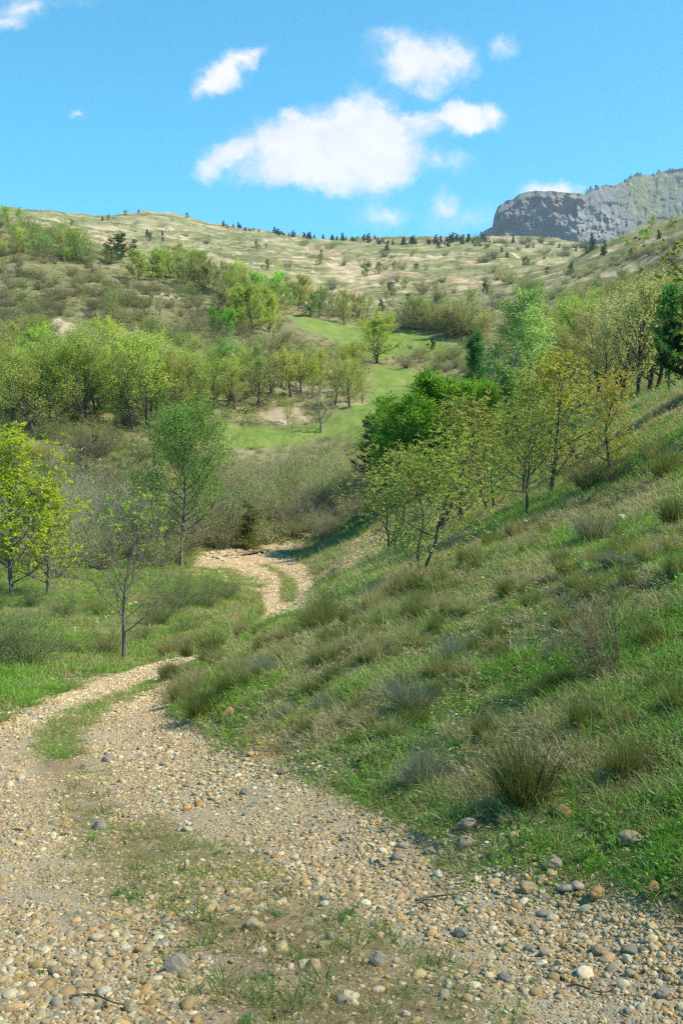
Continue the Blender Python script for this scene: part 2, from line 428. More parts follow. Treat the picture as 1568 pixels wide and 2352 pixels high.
STONE = [(0, (.42, .33, .21)), (.16, (.28, .25, .20)), (.3, (.50, .42, .29)), (.45, (.38, .25, .11)), (.58, (.45, .35, .21)), (.7, (.24, .225, .185)), (.80, (.53, .47, .36)), (.88, (.34, .25, .14)), (.95, (.42, .30, .16))]
GROUND, t, o = material('ground')
geo = t.new('ShaderNodeNewGeometry'); pos = geo.outputs['Position']
zone = t.new('ShaderNodeSeparateColor'); t.l.new(attr(t, 'zone', 'Color'), zone.inputs[0])
zone2 = t.new('ShaderNodeSeparateColor'); t.l.new(attr(t, 'zoneb', 'Color'), zone2.inputs[0])
gravel, meadow, bare = zone.outputs; lush, farv, mid_ = zone2.outputs
n_big = t.noise(.07, 5, .6, pos); n_mid = t.noise(.6, 5, .65, pos); n_fin = t.noise(5, 5, .7, pos); n_vf = t.noise(40, 4, .7, pos)
scrub = t.ramp(n_mid, [(.3, (.085, .098, .026)), (.45, (.14, .13, .048)), (.56, (.24, .19, .105)), (.7, (.155, .115, .065))])
scrub = t.mix(t.step(n_fin, .42, .66), scrub, (.12, .13, .045))
scrub = t.mix(t.step(n_big, .52, .66), scrub, (.24, .20, .115))
grass = t.ramp(n_fin, [(.3, (.035, .065, .014)), (.5, (.065, .105, .022)), (.68, (.15, .14, .055))])
base = t.mix(lush, scrub, grass)
vf = t.new('ShaderNodeTexVoronoi'); vf.inputs['Scale'].default_value = .11; t.l.new(pos, vf.inputs['Vector'])
farc = t.ramp(t.noise(.022, 7, .68, pos, .5), [(.32, (.085, .10, .032)), (.46, (.145, .145, .052)), (.56, (.235, .21, .10)), (.70, (.35, .29, .17))])
stretch = t.new('ShaderNodeMapping'); t.l.new(pos, stretch.inputs[0]); stretch.inputs['Scale'].default_value = (.010, .030, .10)
streak = t.noise(1.0, 7, .7, stretch.outputs[0], 1.0)
farc = t.mix(t.math('MULTIPLY', t.step(streak, .545, .60), .8), farc, (.46, .35, .22))
farc = t.mix(t.math('MULTIPLY', t.step(streak, .625, .665), .8), farc, (.17, .095, .055))
farc = t.mix(t.math('MULTIPLY', t.step(t.noise(.16, 5, .75, pos), .56, .70), .6), farc, (.085, .09, .04))
farc = t.mix(t.math('MULTIPLY', t.step(t.noise(.5, 4, .75, pos), .54, .70), .45), farc, (.34, .31, .21))
base = t.mix(farv, base, farc)
mead = t.ramp(t.noise(.35, 6, .7, pos), [(.3, (.10, .145, .028)), (.5, (.14, .19, .038)), (.7, (.20, .215, .065))])
base = t.mix(meadow, base, mead)
barec = t.ramp(n_fin, [(.3, (.26, .18, .11)), (.5, (.42, .33, .22)), (.65, (.52, .44, .32))])
barec = t.mix(farv, barec, t.ramp(t.noise(.09, 4, .7, pos), [(.38, (.20, .13, .07)), (.5, (.34, .25, .14)), (.62, (.44, .36, .23))]))
bmask = t.step(t.math('ADD', bare, t.math('MULTIPLY', t.math('SUBTRACT', n_mid, .5), .9)), .28, .60)
base = t.mix(t.math('MULTIPLY', bmask, t.step(bare, .02, .2)), base, barec)
v1 = t.new('ShaderNodeTexVoronoi'); v1.inputs['Scale'].default_value = 70; t.l.new(pos, v1.inputs['Vector'])
v2 = t.new('ShaderNodeTexVoronoi'); v2.inputs['Scale'].default_value = 26; t.l.new(pos, v2.inputs['Vector'])
s1 = t.new('ShaderNodeSeparateColor'); t.l.new(v1.outputs['Color'], s1.inputs[0])
s2 = t.new('ShaderNodeSeparateColor'); t.l.new(v2.outputs['Color'], s2.inputs[0])
g1 = t.ramp(s1.outputs[0], STONE, 'CONSTANT'); g2 = t.ramp(s2.outputs[0], STONE, 'CONSTANT')
gcol = t.mix(t.step(n_fin, .42, .58), g1, g2)
gcol = t.mix(.55, gcol, (.30, .225, .135))
dirt = t.ramp(n_vf, [(.3, (.15, .10, .055)), (.6, (.27, .19, .105))])
gcol = t.mix(t.math('MULTIPLY', mid_, t.step(n_fin, .34, .52)), gcol, dirt)
gcol = t.mix(t.math('MULTIPLY', t.step(t.noise(1.3, 4, .6, pos), .50, .66), .35), gcol, (.24, .16, .085))
base = t.mix(gravel, base, gcol)
hgt = t.math('ADD', t.math('MULTIPLY', n_fin, .6), t.math('MULTIPLY', t.math('SUBTRACT', 1, v1.outputs['Distance']), t.math('MULTIPLY', gravel, .25)))
principled(t, o, base, .95, .1, hgt, .6, .03)

LEAF, t, o = material('leaf')
oi = t.new('ShaderNodeObjectInfo')
lv = attr(t, 'v')
lc = t.mix(1.0, oi.outputs['Color'], t.ramp(lv, [(0, (.65, .68, .6)), (.5, (1, 1, 1)), (.85, (1.2, 1.15, 1.1)), (1, (1.5, 1.1, 1.0))]), 'MULTIPLY')
hs = t.new('ShaderNodeHueSaturation'); t.l.new(lc, hs.inputs['Color'])
t.l.new(t.math('ADD', t.math('MULTIPLY', oi.outputs['Random'], .24), .88), hs.inputs['Value'])
lc = hs.outputs[0]
p = t.new('ShaderNodeBsdfPrincipled'); t.l.new(lc, p.inputs['Base Color']); p.inputs['Roughness'].default_value = .55; p.inputs['Specular IOR Level'].default_value = .25
tr = t.new('ShaderNodeBsdfTranslucent'); t.l.new(t.mix(1.0, lc, (1.35, 1.35, .7), 'MULTIPLY'), tr.inputs[0])
ms = t.new('ShaderNodeMixShader'); ms.inputs[0].default_value = .48
t.l.new(p.outputs[0], ms.inputs[1]); t.l.new(tr.outputs[0], ms.inputs[2]); t.l.new(ms.outputs[0], o.inputs[0])

WOOD, t, o = material('bark')
oi = t.new('ShaderNodeObjectInfo'); geo = t.new('ShaderNodeTexCoord')
bn = t.noise(14, 5, .7, geo.outputs['Object'])
principled(t, o, t.mix(1.0, oi.outputs['Color'], t.ramp(bn, [(.3, (.55, .55, .55)), (.7, (1.45, 1.4, 1.35))]), 'MULTIPLY'), .95, .1, bn, .6, .03)

BLADE, t, o = material('grass_blade')
tint = attr(t, 'tint', 'Color', 'INSTANCER'); lv = attr(t, 'v')
lc = t.mix(1.0, tint, t.ramp(lv, [(0, (.6, .6, .6)), (.6, (1.1, 1.1, 1.1)), (.8, (1.4, 1.3, 1.2))]), 'MULTIPLY')
lc = t.mix(t.math('GREATER_THAN', lv, .82), lc, t.ramp(lv, [(.86, (.20, .165, .085)), (.93, (.31, .26, .15)), (1, (.38, .33, .22))]))
p = t.new('ShaderNodeBsdfPrincipled'); t.l.new(lc, p.inputs['Base Color']); p.inputs['Roughness'].default_value = .5; p.inputs['Specular IOR Level'].default_value = .3
tr = t.new('ShaderNodeBsdfTranslucent'); t.l.new(t.mix(1.0, lc, (1.3, 1.3, .8), 'MULTIPLY'), tr.inputs[0])
ms = t.new('ShaderNodeMixShader'); ms.inputs[0].default_value = .35
t.l.new(p.outputs[0], ms.inputs[1]); t.l.new(tr.outputs[0], ms.inputs[2]); t.l.new(ms.outputs[0], o.inputs[0])

PEB, t, o = material('pebble')
tint = attr(t, 'tint', 'Color', 'INSTANCER'); geo = t.new('ShaderNodeTexCoord')
bn = t.noise(2.2, 4, .7, geo.outputs['Object'])
principled(t, o, t.mix(1.0, tint, t.ramp(bn, [(.3, (.78, .76, .72)), (.7, (1.15, 1.15, 1.15))]), 'MULTIPLY'), .8, .25, bn, .25, .3)

ROCK, t, o = material('rock')
oi = t.new('ShaderNodeObjectInfo'); geo = t.new('ShaderNodeTexCoord')
bn = t.noise(1.1, 5, .6, geo.outputs['Object'], .4)
rc = t.mix(1.0, oi.outputs['Color'], t.ramp(bn, [(.28, (.55, .52, .50)), (.5, (1, 1, 1)), (.72, (1.25, 1.22, 1.15))]), 'MULTIPLY')
rc = t.mix(t.math('MULTIPLY', t.step(t.noise(1.1, 4, .6, geo.outputs['Object']), .55, .7), .45), rc, (.36, .24, .11))
principled(t, o, rc, .9, .2, bn, .35, .25)

def plain(name, col, rough=.8):
    m, t, o = material(name); geo = t.new('ShaderNodeTexCoord')
    bn = t.noise(3, 3, .6, geo.outputs['Object'])
    principled(t, o, t.mix(1.0, col, t.ramp(bn, [(.3, (.75, .75, .75)), (.7, (1.2, 1.2, 1.2))]), 'MULTIPLY'), rough)
    return m

# ------------------------------------------------------------------ ground sheets
def grid_quads(r, c):
    i = np.arange(r - 1)[:, None] * c + np.arange(c - 1)[None]
    return np.stack([i, i + 1, i + 1 + c, i + c], -1).reshape(-1, 4)
def zones(x, y, mk):
    g = np.clip(mk['gravel'] * (1 - .85 * mk['strip']), 0, 1)
    g = np.maximum(g, mk['scree'] * .95)
    zc = np.stack([g, mk['meadow'], np.maximum(mk['bare'], mk['farbare']), np.ones_like(g)], -1)
    far = np.clip((y - 300) / 110, 0, 1)
    far = np.maximum(far, np.clip((x - 60) / 60, 0, 1) * np.clip((y - 190) / 60, 0, 1) * .55)
    lush = np.clip(1.15 - y / 60, 0, 1) * np.clip(fbm(x * .7, y * .7, 3, 77) * 2.4 - .2, 0, 1)
    lush = np.maximum(lush, np.clip(1 - np.abs(y - 40) / 40, 0, 1) * (x < -2) * .8)
    z2 = np.stack([lush, far, mk['mid'], np.ones_like(g)], -1)
    return zc, z2
zc, z2 = zones(Xg, Yg, MK)
me = mesh_from('ground', np.stack([Xg, Yg, Zg], -1).reshape(-1, 3), quads=grid_quads(*Xg.shape),
               attrs=[('zone', 'POINT', 'FLOAT_COLOR', zc), ('zoneb', 'POINT', 'FLOAT_COLOR', z2)], mats=[GROUND])
link('ground', me, kind='structure')
# the ground behind and beside the viewer
yb = np.concatenate([np.linspace(-60, -2, 30), np.linspace(-1.5, 1.25, 12)])
xb = np.linspace(-60, 60, 121)
YB, XB = np.meshgrid(yb, xb, indexing='ij')
ZB = ground_z(XB * np.clip(1.26 / np.maximum(np.abs(XB), 1.26) * 1.38, 0, 1), np.full_like(XB, 1.26)) + (1.25 - YB) * .08 - .004 + np.maximum(np.abs(XB) - 1.7, 0) * .12 * np.sign(XB)
zc, z2 = zones(XB, np.full_like(XB, 5.), masks(XB, np.full_like(XB, 2.6)))
me = mesh_from('ground_back', np.stack([XB, YB, ZB], -1).reshape(-1, 3), quads=grid_quads(*XB.shape),
               attrs=[('zone', 'POINT', 'FLOAT_COLOR', zc), ('zoneb', 'POINT', 'FLOAT_COLOR', z2)], mats=[GROUND])
link('ground_behind_viewer', me, kind='structure')

# ------------------------------------------------------------------ far mountain with cliff
SKL = [(1040, 575), (1085, 556), (1105, 541), (1111, 530), (1131, 522), (1133, 500), (1143, 474), (1160, 462), (1179, 456), (1194, 445), (1229, 437), (1290, 441), (1329, 444), (1342, 447), (1354, 436), (1391, 424),
       (1406, 426), (1434, 417), (1452, 404), (1469, 401), (1499, 402), (1512, 396), (1534, 391), (1568, 386), (1700, 352), (1900, 330), (2200, 340), (2500, 380)]
su = np.linspace(1040, 2500, 620); svv = np.interp(su, [p[0] for p in SKL], [p[1] for p in SKL])
svv = svv + (fbm(su * .08, su * 0, 4, 91) - .5) * 5
hh = np.concatenate([np.linspace(0, 1, 150), 1 + np.linspace(.02, 1, 30)])
U, H = np.meshgrid(su, hh, indexing='ij')
at_, qt_ = ray(su, svv); ab_, qb_ = ray(su, np.full_like(su, 640.))
wall = np.clip((1500 - su) / 170, 0, 1)[:, None]           # 1 = sheer cliff, 0 = wooded slope
Hc = np.clip(H, 0, 1)
z_t = qt_[:, None] * 2600; z_b = qb_[:, None] * 2600
dep = 2600 + wall * (Hc * 70 + np.clip(Hc - .93, 0, 1) * 900) + (1 - wall) * Hc ** 1.1 * 900
dep = dep - (1 - np.clip(Hc / .25, 0, 1)) * 160
nz = fbm(U * .022, Hc * 9, 5, 92) - .5
rz = 1 - np.abs(fbm(U * .05 + Hc * 3.4, Hc * 5.2, 5, 93) - .5) * 4
led = np.abs(((Hc * 9 + fbm(U * .02, Hc * 3, 3, 95) * 2) % 1) - .5)
dep = dep + nz * 150 * (Hc < 1) + rz * (10 + 24 * wall) + (led - .25) * 26 * wall + (fbm(U * .16, Hc * 12, 5, 99) - .5) * 42
ang = U * 0 + at_[:, None]
q_here = (z_b + (z_t - z_b) * Hc) / 2600
Xm = ang * dep; Zm = EYE + q_here * dep
back = np.clip(H - 1, 0, 1)
dep2 = dep + back * 1500; Xm = ang * dep + back * 250; Zm = Zm - back * 220
patch = np.clip(fbm(U * .018, Hc * 5, 4, 96) * 3 - 1.1, 0, 1)
pu = [(1262, 560), (1290, 500), (1310, 480), (1350, 482), (1420, 492), (1432, 510), (1400, 545), (1350, 560)]
vv_ = 640 + (svv[:, None] - 640) * Hc
pale = sum(inside(np.array(pu, float), U + (fbm(U * .05 + k, Hc * 14, 4, 97 + k) - .5) * 60, vv_ + (fbm(U * .05 - k, Hc * 14, 4, 197 + k) - .5) * 45) for k in range(6)) / 6.0
och = sum(inside(np.array([(1225, 450), (1330, 452), (1345, 475), (1300, 488), (1255, 488), (1240, 465)], float), U + (fbm(U * .05 + k, Hc * 14, 4, 297 + k) - .5) * 70, vv_ + (fbm(U * .05 - k, Hc * 14, 4, 397 + k) - .5) * 50) for k in range(6)) / 6.0
veg = np.clip((U - 1425 + (Hc - .6) * 110) / 60, 0, 1) * np.clip(fbm(U * .03, Hc * 8, 4, 98) * 4 - .8, 0, 1); veg = np.maximum(veg, np.clip((Hc - .975) * 60, 0, .8))
MOUNT, t, o = material('mountain_rock')
z = t.new('ShaderNodeSeparateColor'); t.l.new(attr(t, 'zone', 'Color'), z.inputs[0])
geo = t.new('ShaderNodeNewGeometry')
mp = t.new('ShaderNodeMapping'); t.l.new(geo.outputs['Position'], mp.inputs[0]); mp.inputs['Scale'].default_value = (.045, .02, .011)
n1 = t.noise(1, 8, .72, mp.outputs[0], .6)
mp2 = t.new('ShaderNodeMapping'); t.l.new(geo.outputs['Position'], mp2.inputs[0]); mp2.inputs['Scale'].default_value = (.005, .005, .05)
n2 = t.noise(1, 7, .7, mp2.outputs[0], .4)
rk = t.ramp(n1, [(.3, (.07, .065, .068)), (.5, (.14, .125, .12)), (.7, (.23, .205, .185))])
rk = t.mix(t.math('MULTIPLY', t.step(n2, .45, .62), .45), rk, (.12, .12, .12))
rk = t.mix(t.math('MULTIPLY', z.outputs[1], t.step(n2, .30, .55)), rk, (.30, .19, .11))
rk = t.mix(t.math('MULTIPLY', z.outputs[0], t.step(n1, .42, .56)), rk, (.24, .225, .20))
n3 = t.noise(.035, 6, .75, geo.outputs['Position'])
vg = t.ramp(n3, [(.35, (.035, .055, .015)), (.5, (.12, .11, .045)), (.65, (.22, .24, .07))])
rk = t.mix(z.outputs[2], rk, vg)
principled(t, o, rk, .95, .1, n1, 1.0, 12)
zm = np.stack([pale, och, veg, np.ones_like(veg)], -1)
me = mesh_from('mountain', np.stack([Xm, dep2, Zm], -1).reshape(-1, 3), quads=grid_quads(*Xm.shape)[:, ::-1], attrs=[('zone', 'POINT', 'FLOAT_COLOR', zm)], mats=[MOUNT])
link('mountain', me, kind='structure')

# ------------------------------------------------------------------ plant builders
class MB:
    def __init__(s): s.v = []; s.f = []; s.n = 0; s.lp = []
    def tube(s, pts, rads, k=5):
        pts = [np.asarray(p, float) for p in pts]; m = len(pts); base = s.n
        up = np.array([.3, .2, 1.0])
        for i, p in enumerate(pts):
            d = pts[min(i + 1, m - 1)] - pts[max(i - 1, 0)]; d = d / (np.linalg.norm(d) + 1e-9)
            if abs(d @ up) > .98 * np.linalg.norm(up): up = np.array([1., .2, .1])
            a = np.cross(d, up); a /= np.linalg.norm(a) + 1e-9; b = np.cross(d, a)
            for j in range(k):
                th = 2 * math.pi * j / k
                s.v.append(p + (a * math.cos(th) + b * math.sin(th)) * rads[i])
        for i in range(m - 1):
            for j in range(k):
                s.f.append((base + i * k + j, base + i * k + (j + 1) % k, base + (i + 1) * k + (j + 1) % k, base + (i + 1) * k + j))
        s.n += m * k
    cv = .5
    def leaf(s, p, d, L, asp): s.lp.append((*p, *d, L, asp, s.cv))
    def mesh(s, name, mat): return mesh_from(name, s.v, quads=np.array(s.f), mats=[mat])
    def leafmesh(s, name, mat, seed=0, vlo=0., vhi=.8, rare=.012):
        g = np.random.default_rng(seed); L = np.array(s.lp); m = len(L)
        P = L[:, :3]; D = L[:, 3:6]; D = D / (np.linalg.norm(D, axis=1, keepdims=True) + 1e-9)
        rv = g.normal(size=(m, 3)); S = np.cross(D, rv); S /= np.linalg.norm(S, axis=1, keepdims=True) + 1e-9
        ln = L[:, 6:7]; wd = ln * L[:, 7:8] * .5; nrm = np.cross(D, S)
        v0 = P; v1 = P + D * ln * .45 + S * wd + nrm * ln * .06; v2 = P + D * ln; v3 = P + D * ln * .45 - S * wd + nrm * ln * .06
        V = np.stack([v0, v1, v2, v3], 1).reshape(-1, 3)
        vv = vlo + (vhi - vlo) * np.clip(g.uniform(0, 1, m) * .5 + L[:, 8] * .5, 0, 1); vv[g.random(m) < rare] = .97
        return mesh_from(name, V, quads=np.arange(4 * m).reshape(-1, 4), attrs=[('v', 'FACE', 'FLOAT', vv)] if False else [('v', 'POINT', 'FLOAT', np.repeat(vv, 4))], smooth=False, mats=[mat])

ENV = {'egg': lambda h: math.sqrt(max(.02, 1 - ((h - .30) / .72) ** 2)) if h > .3 else .8 + .2 * h / .3, 'dome': lambda h: math.sqrt(max(.05, 1 - ((h - .38) / .66) ** 2)), 'cone': lambda h: max(.06, 1.02 - h), 'col': lambda h: .55 + .45 * math.sin(math.pi * min(1, h * 1.1)),
       'wide': lambda h: .55 + .45 * math.sin(math.pi * min(1, .25 + h * .75)), 'vase': lambda h: .35 + .65 * math.sin(math.pi * (.1 + .6 * h))}

def unit(v): return v / (np.linalg.norm(v) + 1e-9)

def tree(seed, Ht=1.0, Rd=.4, clear=.25, N1=14, N2=6, N3=5, ang=55, env='dome', nl=12, ls=.03, asp=.6, lw=.08, tr=.022, stems=1, lean=(0, 0), wob=.04,
         up=.25, droop=0., cluster=False, spread=.07, twig=.16, bare=0., fork=False, k=5, bare_low=0., lr=.5, lf=1.):
    """A unit-high tree: trunk mesh with its limbs and crown mesh of leaves (or fine twigs when nl == 0)."""
    rnd = random.Random(seed); g = np.random.default_rng(seed)
    wd = MB(); cr = MB(); tw = MB()
    for sN in range(stems):
        b0 = np.array([rnd.uniform(-.03, .03), rnd.uniform(-.03, .03), -.03]) if stems > 1 else np.array([0, 0, -.04])
        d0 = np.array([lean[0], lean[1], 1.0])
        if stems > 1:
            th = 2 * math.pi * sN / stems + rnd.uniform(-.4, .4); d0 += np.array([math.cos(th), math.sin(th), 0]) * rnd.uniform(.25, .6)
        Hs = Ht * (1 if sN == 0 else rnd.uniform(.7, 1)); Nt = 9
        top = Hs * (.96 if env in ('cone', 'col') else .82)
        P = [b0]; d = unit(d0)
        for i in range(Nt):
            d = unit(d + g.normal(0, wob * 2.2, 3) * [1, 1, .3] + np.array([0, 0, .12 if stems > 1 else .06]))
            P.append(P[-1] + d * (top / Nt) / max(.5, d[2] ** .5))
        rr = [tr * Hs * (1 - .86 * (i / Nt) ** .8) * (1.35 if i == 0 else 1) / (1 if stems == 1 else 1.3) for i in range(Nt + 1)]
        wd.tube(P, rr, k + 2)
        ph = rnd.uniform(0, 6)
        for i in range(N1):
            fr = clear + (1 - clear) * ((i + rnd.uniform(-.3, .3)) / max(1, N1 - 1)); fr = min(.985, max(clear * .8, fr))
            if rnd.random() < bare: continue
            x = fr * Nt * .999; j = int(x); p0 = P[j] + (P[j + 1] - P[j]) * (x - j)
            h = (fr - clear) / (1 - clear)
            ph += 2.4 + rnd.uniform(-.5, .5)
            L1 = Rd * Hs * ENV[env](h) * rnd.uniform(.72, 1.15)
            an = R(ang * (1.15 - .55 * h) + rnd.uniform(-9, 9))
            d = np.array([math.cos(ph) * math.sin(an), math.sin(ph) * math.sin(an), math.cos(an)])
            r1 = max(tr * .09, rr[j] * lr * rnd.uniform(.8, 1.2)) * Hs ** 0
            n1 = 6; Q = [p0]
            for q in range(n1):
                d = unit(d + g.normal(0, .16, 3) + np.array([0, 0, up * .3 - droop * .3 * (q / n1)]))
                Q.append(Q[-1] + d * L1 / n1)
            wd.tube(Q, [r1 * (1 - .8 * a / n1) for a in range(n1 + 1)], k)
            dead = h < bare_low and rnd.random() < .7
            for m in range(N2):
                t2 = .22 + .78 * (m + rnd.random() * .8) / N2; t2 = min(t2, .995)
                x = t2 * n1; jj = int(x); p2 = Q[jj] + (Q[min(jj + 1, n1)] - Q[jj]) * (x - jj)
                dd = unit(Q[min(jj + 1, n1)] - Q[jj])
                d2 = unit(dd * .7 + g.normal(0, .62, 3) + np.array([0, 0, .15 - droop * .4]))
                L2 = L1 * rnd.uniform(.28, .5) * (1.15 - .5 * t2) + .03
                n2 = 3; S = [p2]
                for q in range(n2):
                    d2 = unit(d2 + g.normal(0, .18, 3) + np.array([0, 0, up * .3 - droop * .5])); S.append(S[-1] + d2 * L2 / n2)
                r2 = max(.0012, r1 * .34)
                tw_ = wd; cr.cv = min(1, max(0, rnd.gauss(.5, .33)))
                tw_.tube(S, [r2, r2 * .8, r2 * .55, r2 * .3], 3)
                for q in range(N3):
                    t3 = (q + .5 + rnd.uniform(-.4, .4)) / N3; x = t3 * n2; j3 = min(n2 - 1, int(x)); p3 = S[j3] + (S[j3 + 1] - S[j3]) * (x - j3)
                    d3 = unit(unit(S[j3 + 1] - S[j3]) * .6 + g.normal(0, .7, 3)); L3 = twig * Rd * Hs * rnd.uniform(.5, 1.2)
                    e3 = p3 + d3 * L3 + np.array([0, 0, -droop * L3 * .5])
                    if nl == 0 or twig > .2 or dead:
                        tw.tube([p3, (p3 + e3) / 2 + g.normal(0, .1, 3) * L3, e3], [r2 * .5, r2 * .38, r2 * .2], 3)
                    if dead or rnd.random() > lf: continue
                    if cluster:
                        c = e3
                        for _ in range(nl):
                            dl = unit(g.normal(0, 1, 3) * [1, 1, .5] + d3 * .6); cr.leaf(c + dl * ls * .15, unit(dl + [0, 0, -.25]), ls * rnd.uniform(.6, 1.2), asp)
                    else:
                        for _ in range(nl):
                            f3 = rnd.random(); c = p3 + (e3 - p3) * f3 + g.normal(0, spread * .35, 3) * Rd * Hs
                            cr.leaf(c, g.normal(0, 1, 3) + [0, 0, -droop * 1.2], ls * rnd.uniform(.55, 1.3), asp)
    if nl == 0:
        return wd.mesh('trunk', WOOD), (tw.mesh('crown', WOOD) if tw.f else None), None
    twm = None
    if tw.f:
        for q in tw.f: wd.f.append(tuple(a + wd.n for a in q))
        wd.v += tw.v; wd.n += tw.n
    return wd.mesh('trunk', WOOD), cr.leafmesh('crown', LEAF, seed), None

def bush(seed, N=40, Rd=.6, nl=14, ls=.035, asp=.6, spread=.05, tw=4, r=.006):
    """unit-high shrub: many stems from one root, foliage of small leaves"""
    rnd = random.Random(seed); g = np.random.default_rng(seed); wd = MB(); cr = MB()
    for i in range(N):
        th = rnd.uniform(0, 6.28); e = math.sqrt(rnd.random()); an = e * 1.15
        d = np.array([math.cos(th) * math.sin(an) * Rd * 1.5, math.sin(th) * math.sin(an) * Rd * 1.5, math.cos(an * .8)]); L = rnd.uniform(.7, 1.0) * (1 - .25 * e)
        P = [np.array([math.cos(th) * .08 * e, math.sin(th) * .08 * e, -.03])]; d = d * L
        dd = d / 5
        for q in range(5):
            dd = dd + g.normal(0, .025, 3) + np.array([0, 0, .006 * (3 - q)]); P.append(P[-1] + dd)
        wd.tube(P, [r * (1 - .16 * q) for q in range(6)], 3)
        for m in range(tw):
            cr.cv = min(1, max(0, rnd.gauss(.5, .3)))
            x = rnd.uniform(1.2, 4.95); j = int(x); p = P[j] + (P[j + 1] - P[j]) * (x - j)
            d2 = unit(unit(dd) + g.normal(0, .7, 3)); L2 = rnd.uniform(.10, .24); e2 = p + d2 * L2
            wd.tube([p, (p + e2) / 2 + g.normal(0, .012, 3), e2], [r * .45, r * .35, r * .2], 3)
            for _ in range(nl):
                cr.leaf(p + (e2 - p) * rnd.random() + g.normal(0, spread, 3), g.normal(0, 1, 3) + [0, 0, .3], ls * rnd.uniform(.5, 1.3), asp)
    return wd.mesh('stems', WOOD), (cr.leafmesh('foliage', LEAF, seed) if nl else None), None

def conifer(seed, Rd=.22, rows=14, per=7, nl=16, ls=.05, clear=.05, gap=0.0, k=5, asp=.16, sag=.15):
    rnd = random.Random(seed); g = np.random.default_rng(seed); wd = MB(); cr = MB()
    P = [np.array([g.normal(0, .008) * i, g.normal(0, .008) * i, i / 8 * .99 - .02]) for i in range(9)]
    wd.tube(P, [.020 * (1 - .9 * i / 8) + .001 for i in range(9)], 6)
    for i in range(rows):
        h = clear + (1 - clear) * (i + rnd.uniform(-.25, .25)) / rows; h = min(.98, max(.02, h))
        for j in range(per):
            if rnd.random() < gap: continue
            th = rnd.uniform(0, 6.28); L = Rd * (1.02 - h) ** .8 * rnd.uniform(.65, 1.15) + .015
            d = np.array([math.cos(th), math.sin(th), .25 - sag]); d = unit(d)
            x = h * 8; q = min(7, int(x)); p = P[q] + (P[q + 1] - P[q]) * (x - q)
            e = p + d * L; mdp = p + d * L * .55 + [0, 0, -.02 * L]; e = e + [0, 0, .12 * L]
            wd.tube([p, mdp, e], [.0045, .003, .0012], 3)
            nn = int(nl * (L / Rd) * 1.3) + 4
            for _ in range(nn):
                f = rnd.uniform(.22, 1.05); c = p + (mdp - p) * f * 1.8 if f < .55 else mdp + (e - mdp) * (f - .55) * 2.2
                side = np.array([-d[1], d[0], 0]) * rnd.uniform(-1, 1) * L * .28 * (1.15 - f)
                cr.leaf(c + side + g.normal(0, .006, 3), unit(d * .8 + g.normal(0, .6, 3) + [0, 0, .35]), ls * rnd.uniform(.6, 1.2), asp)
    return wd.mesh('trunk', WOOD), cr.leafmesh('crown', LEAF, seed, 0, .7, .0), None

def broom(seed, N=260, Rd=.55, w=.006, curve=.3, vlo=0, vhi=1., zf=1.0):
    """unit-high broom or lavender clump: a sheaf of fine upright stems"""
    rnd = random.Random(seed); g = np.random.default_rng(seed); V = []; Fq = []; vv = []; n = 0; lob = [rnd.random() for _ in range(9)]
    for i in range(N):
        th = rnd.uniform(0, 6.28); e = rnd.random() ** .6; L = rnd.uniform(.45, 1.0) * (1 - .22 * e) * (.62 + .5 * lob[int(th / 6.284 * 9) % 9])
        b = np.array([math.cos(th) * .16 * e, math.sin(th) * .16 * e, -.02])
        d = np.array([math.cos(th) * e * Rd + rnd.gauss(0, .09), math.sin(th) * e * Rd + rnd.gauss(0, .09), zf])
        s = unit(np.cross(d, g.normal(0, 1, 3))); c = rnd.uniform(0, 1)
        nb = 1 if w < .004 else rnd.choice((1, 2, 3))
        for bnum in range(nb):
            p = b.copy(); dd = d / np.linalg.norm(d) * L / 5; st = 0
            if bnum: dd = dd + g.normal(0, .035, 3); st = 2; p = b + d / np.linalg.norm(d) * L / 5 * 2
            for q in range(st, 6):
                wq = w * (1 - .13 * q)
                V.append(p - s * wq); V.append(p + s * wq); vv += [c, c]
                if q > st: Fq.append((n - 2, n - 1, n + 1, n))
                n += 2
                dd = dd + g.normal(0, .012, 3) + np.array([dd[0], dd[1], 0]) * curve * .25 + [0, 0, -.004]; p = p + dd
    vv = np.array(vv) * (vhi - vlo) + vlo
    return mesh_from('stems', V, quads=np.array(Fq), attrs=[('v', 'POINT', 'FLOAT', vv)], smooth=False, mats=[LEAF]), None, None

def rock_mesh(seed, flat=.6, ang=.5, sub=3):
    import bmesh
    bm = bmesh.new(); bmesh.ops.create_icosphere(bm, subdivisions=sub, radius=1.0)
    g = np.random.default_rng(seed); co = np.array([v.co for v in bm.verts])
    for _ in range(int(3 + ang * 20)):                      # planar breaks
        nrm = unit(g.normal(0, 1, 3)); dlim = g.uniform(.62, .92) if ang > .3 else g.uniform(.8, .97)
        dd = co @ nrm; co -= np.outer(np.maximum(dd - dlim, 0), nrm) * .92
    off = g.uniform(0, 50, 3)
    r = fbm(co[:, 0] * 1.3 + off[0] + co[:, 2] * .7, co[:, 1] * 1.3 + off[1] - co[:, 2] * .5, 3, seed) - .5
    co = co * (1 + r[:, None] * (.30 - .18 * ang)); co *= [1, g.uniform(.62, .9), flat * g.uniform(.8, 1.2)]
    for v, c in zip(bm.verts, co): v.co = c
    me = bpy.data.meshes.new('rock'); bm.to_mesh(me); bm.free()
    me.shade_smooth() if ang < .3 else me.shade_flat()
    return me
def ico_pebble(seed):
    me = rock_mesh(seed, .5, .10 if seed % 2 else .45, 2); me.shade_smooth(); me.materials.append(PEB); return me

print('helpers ready')
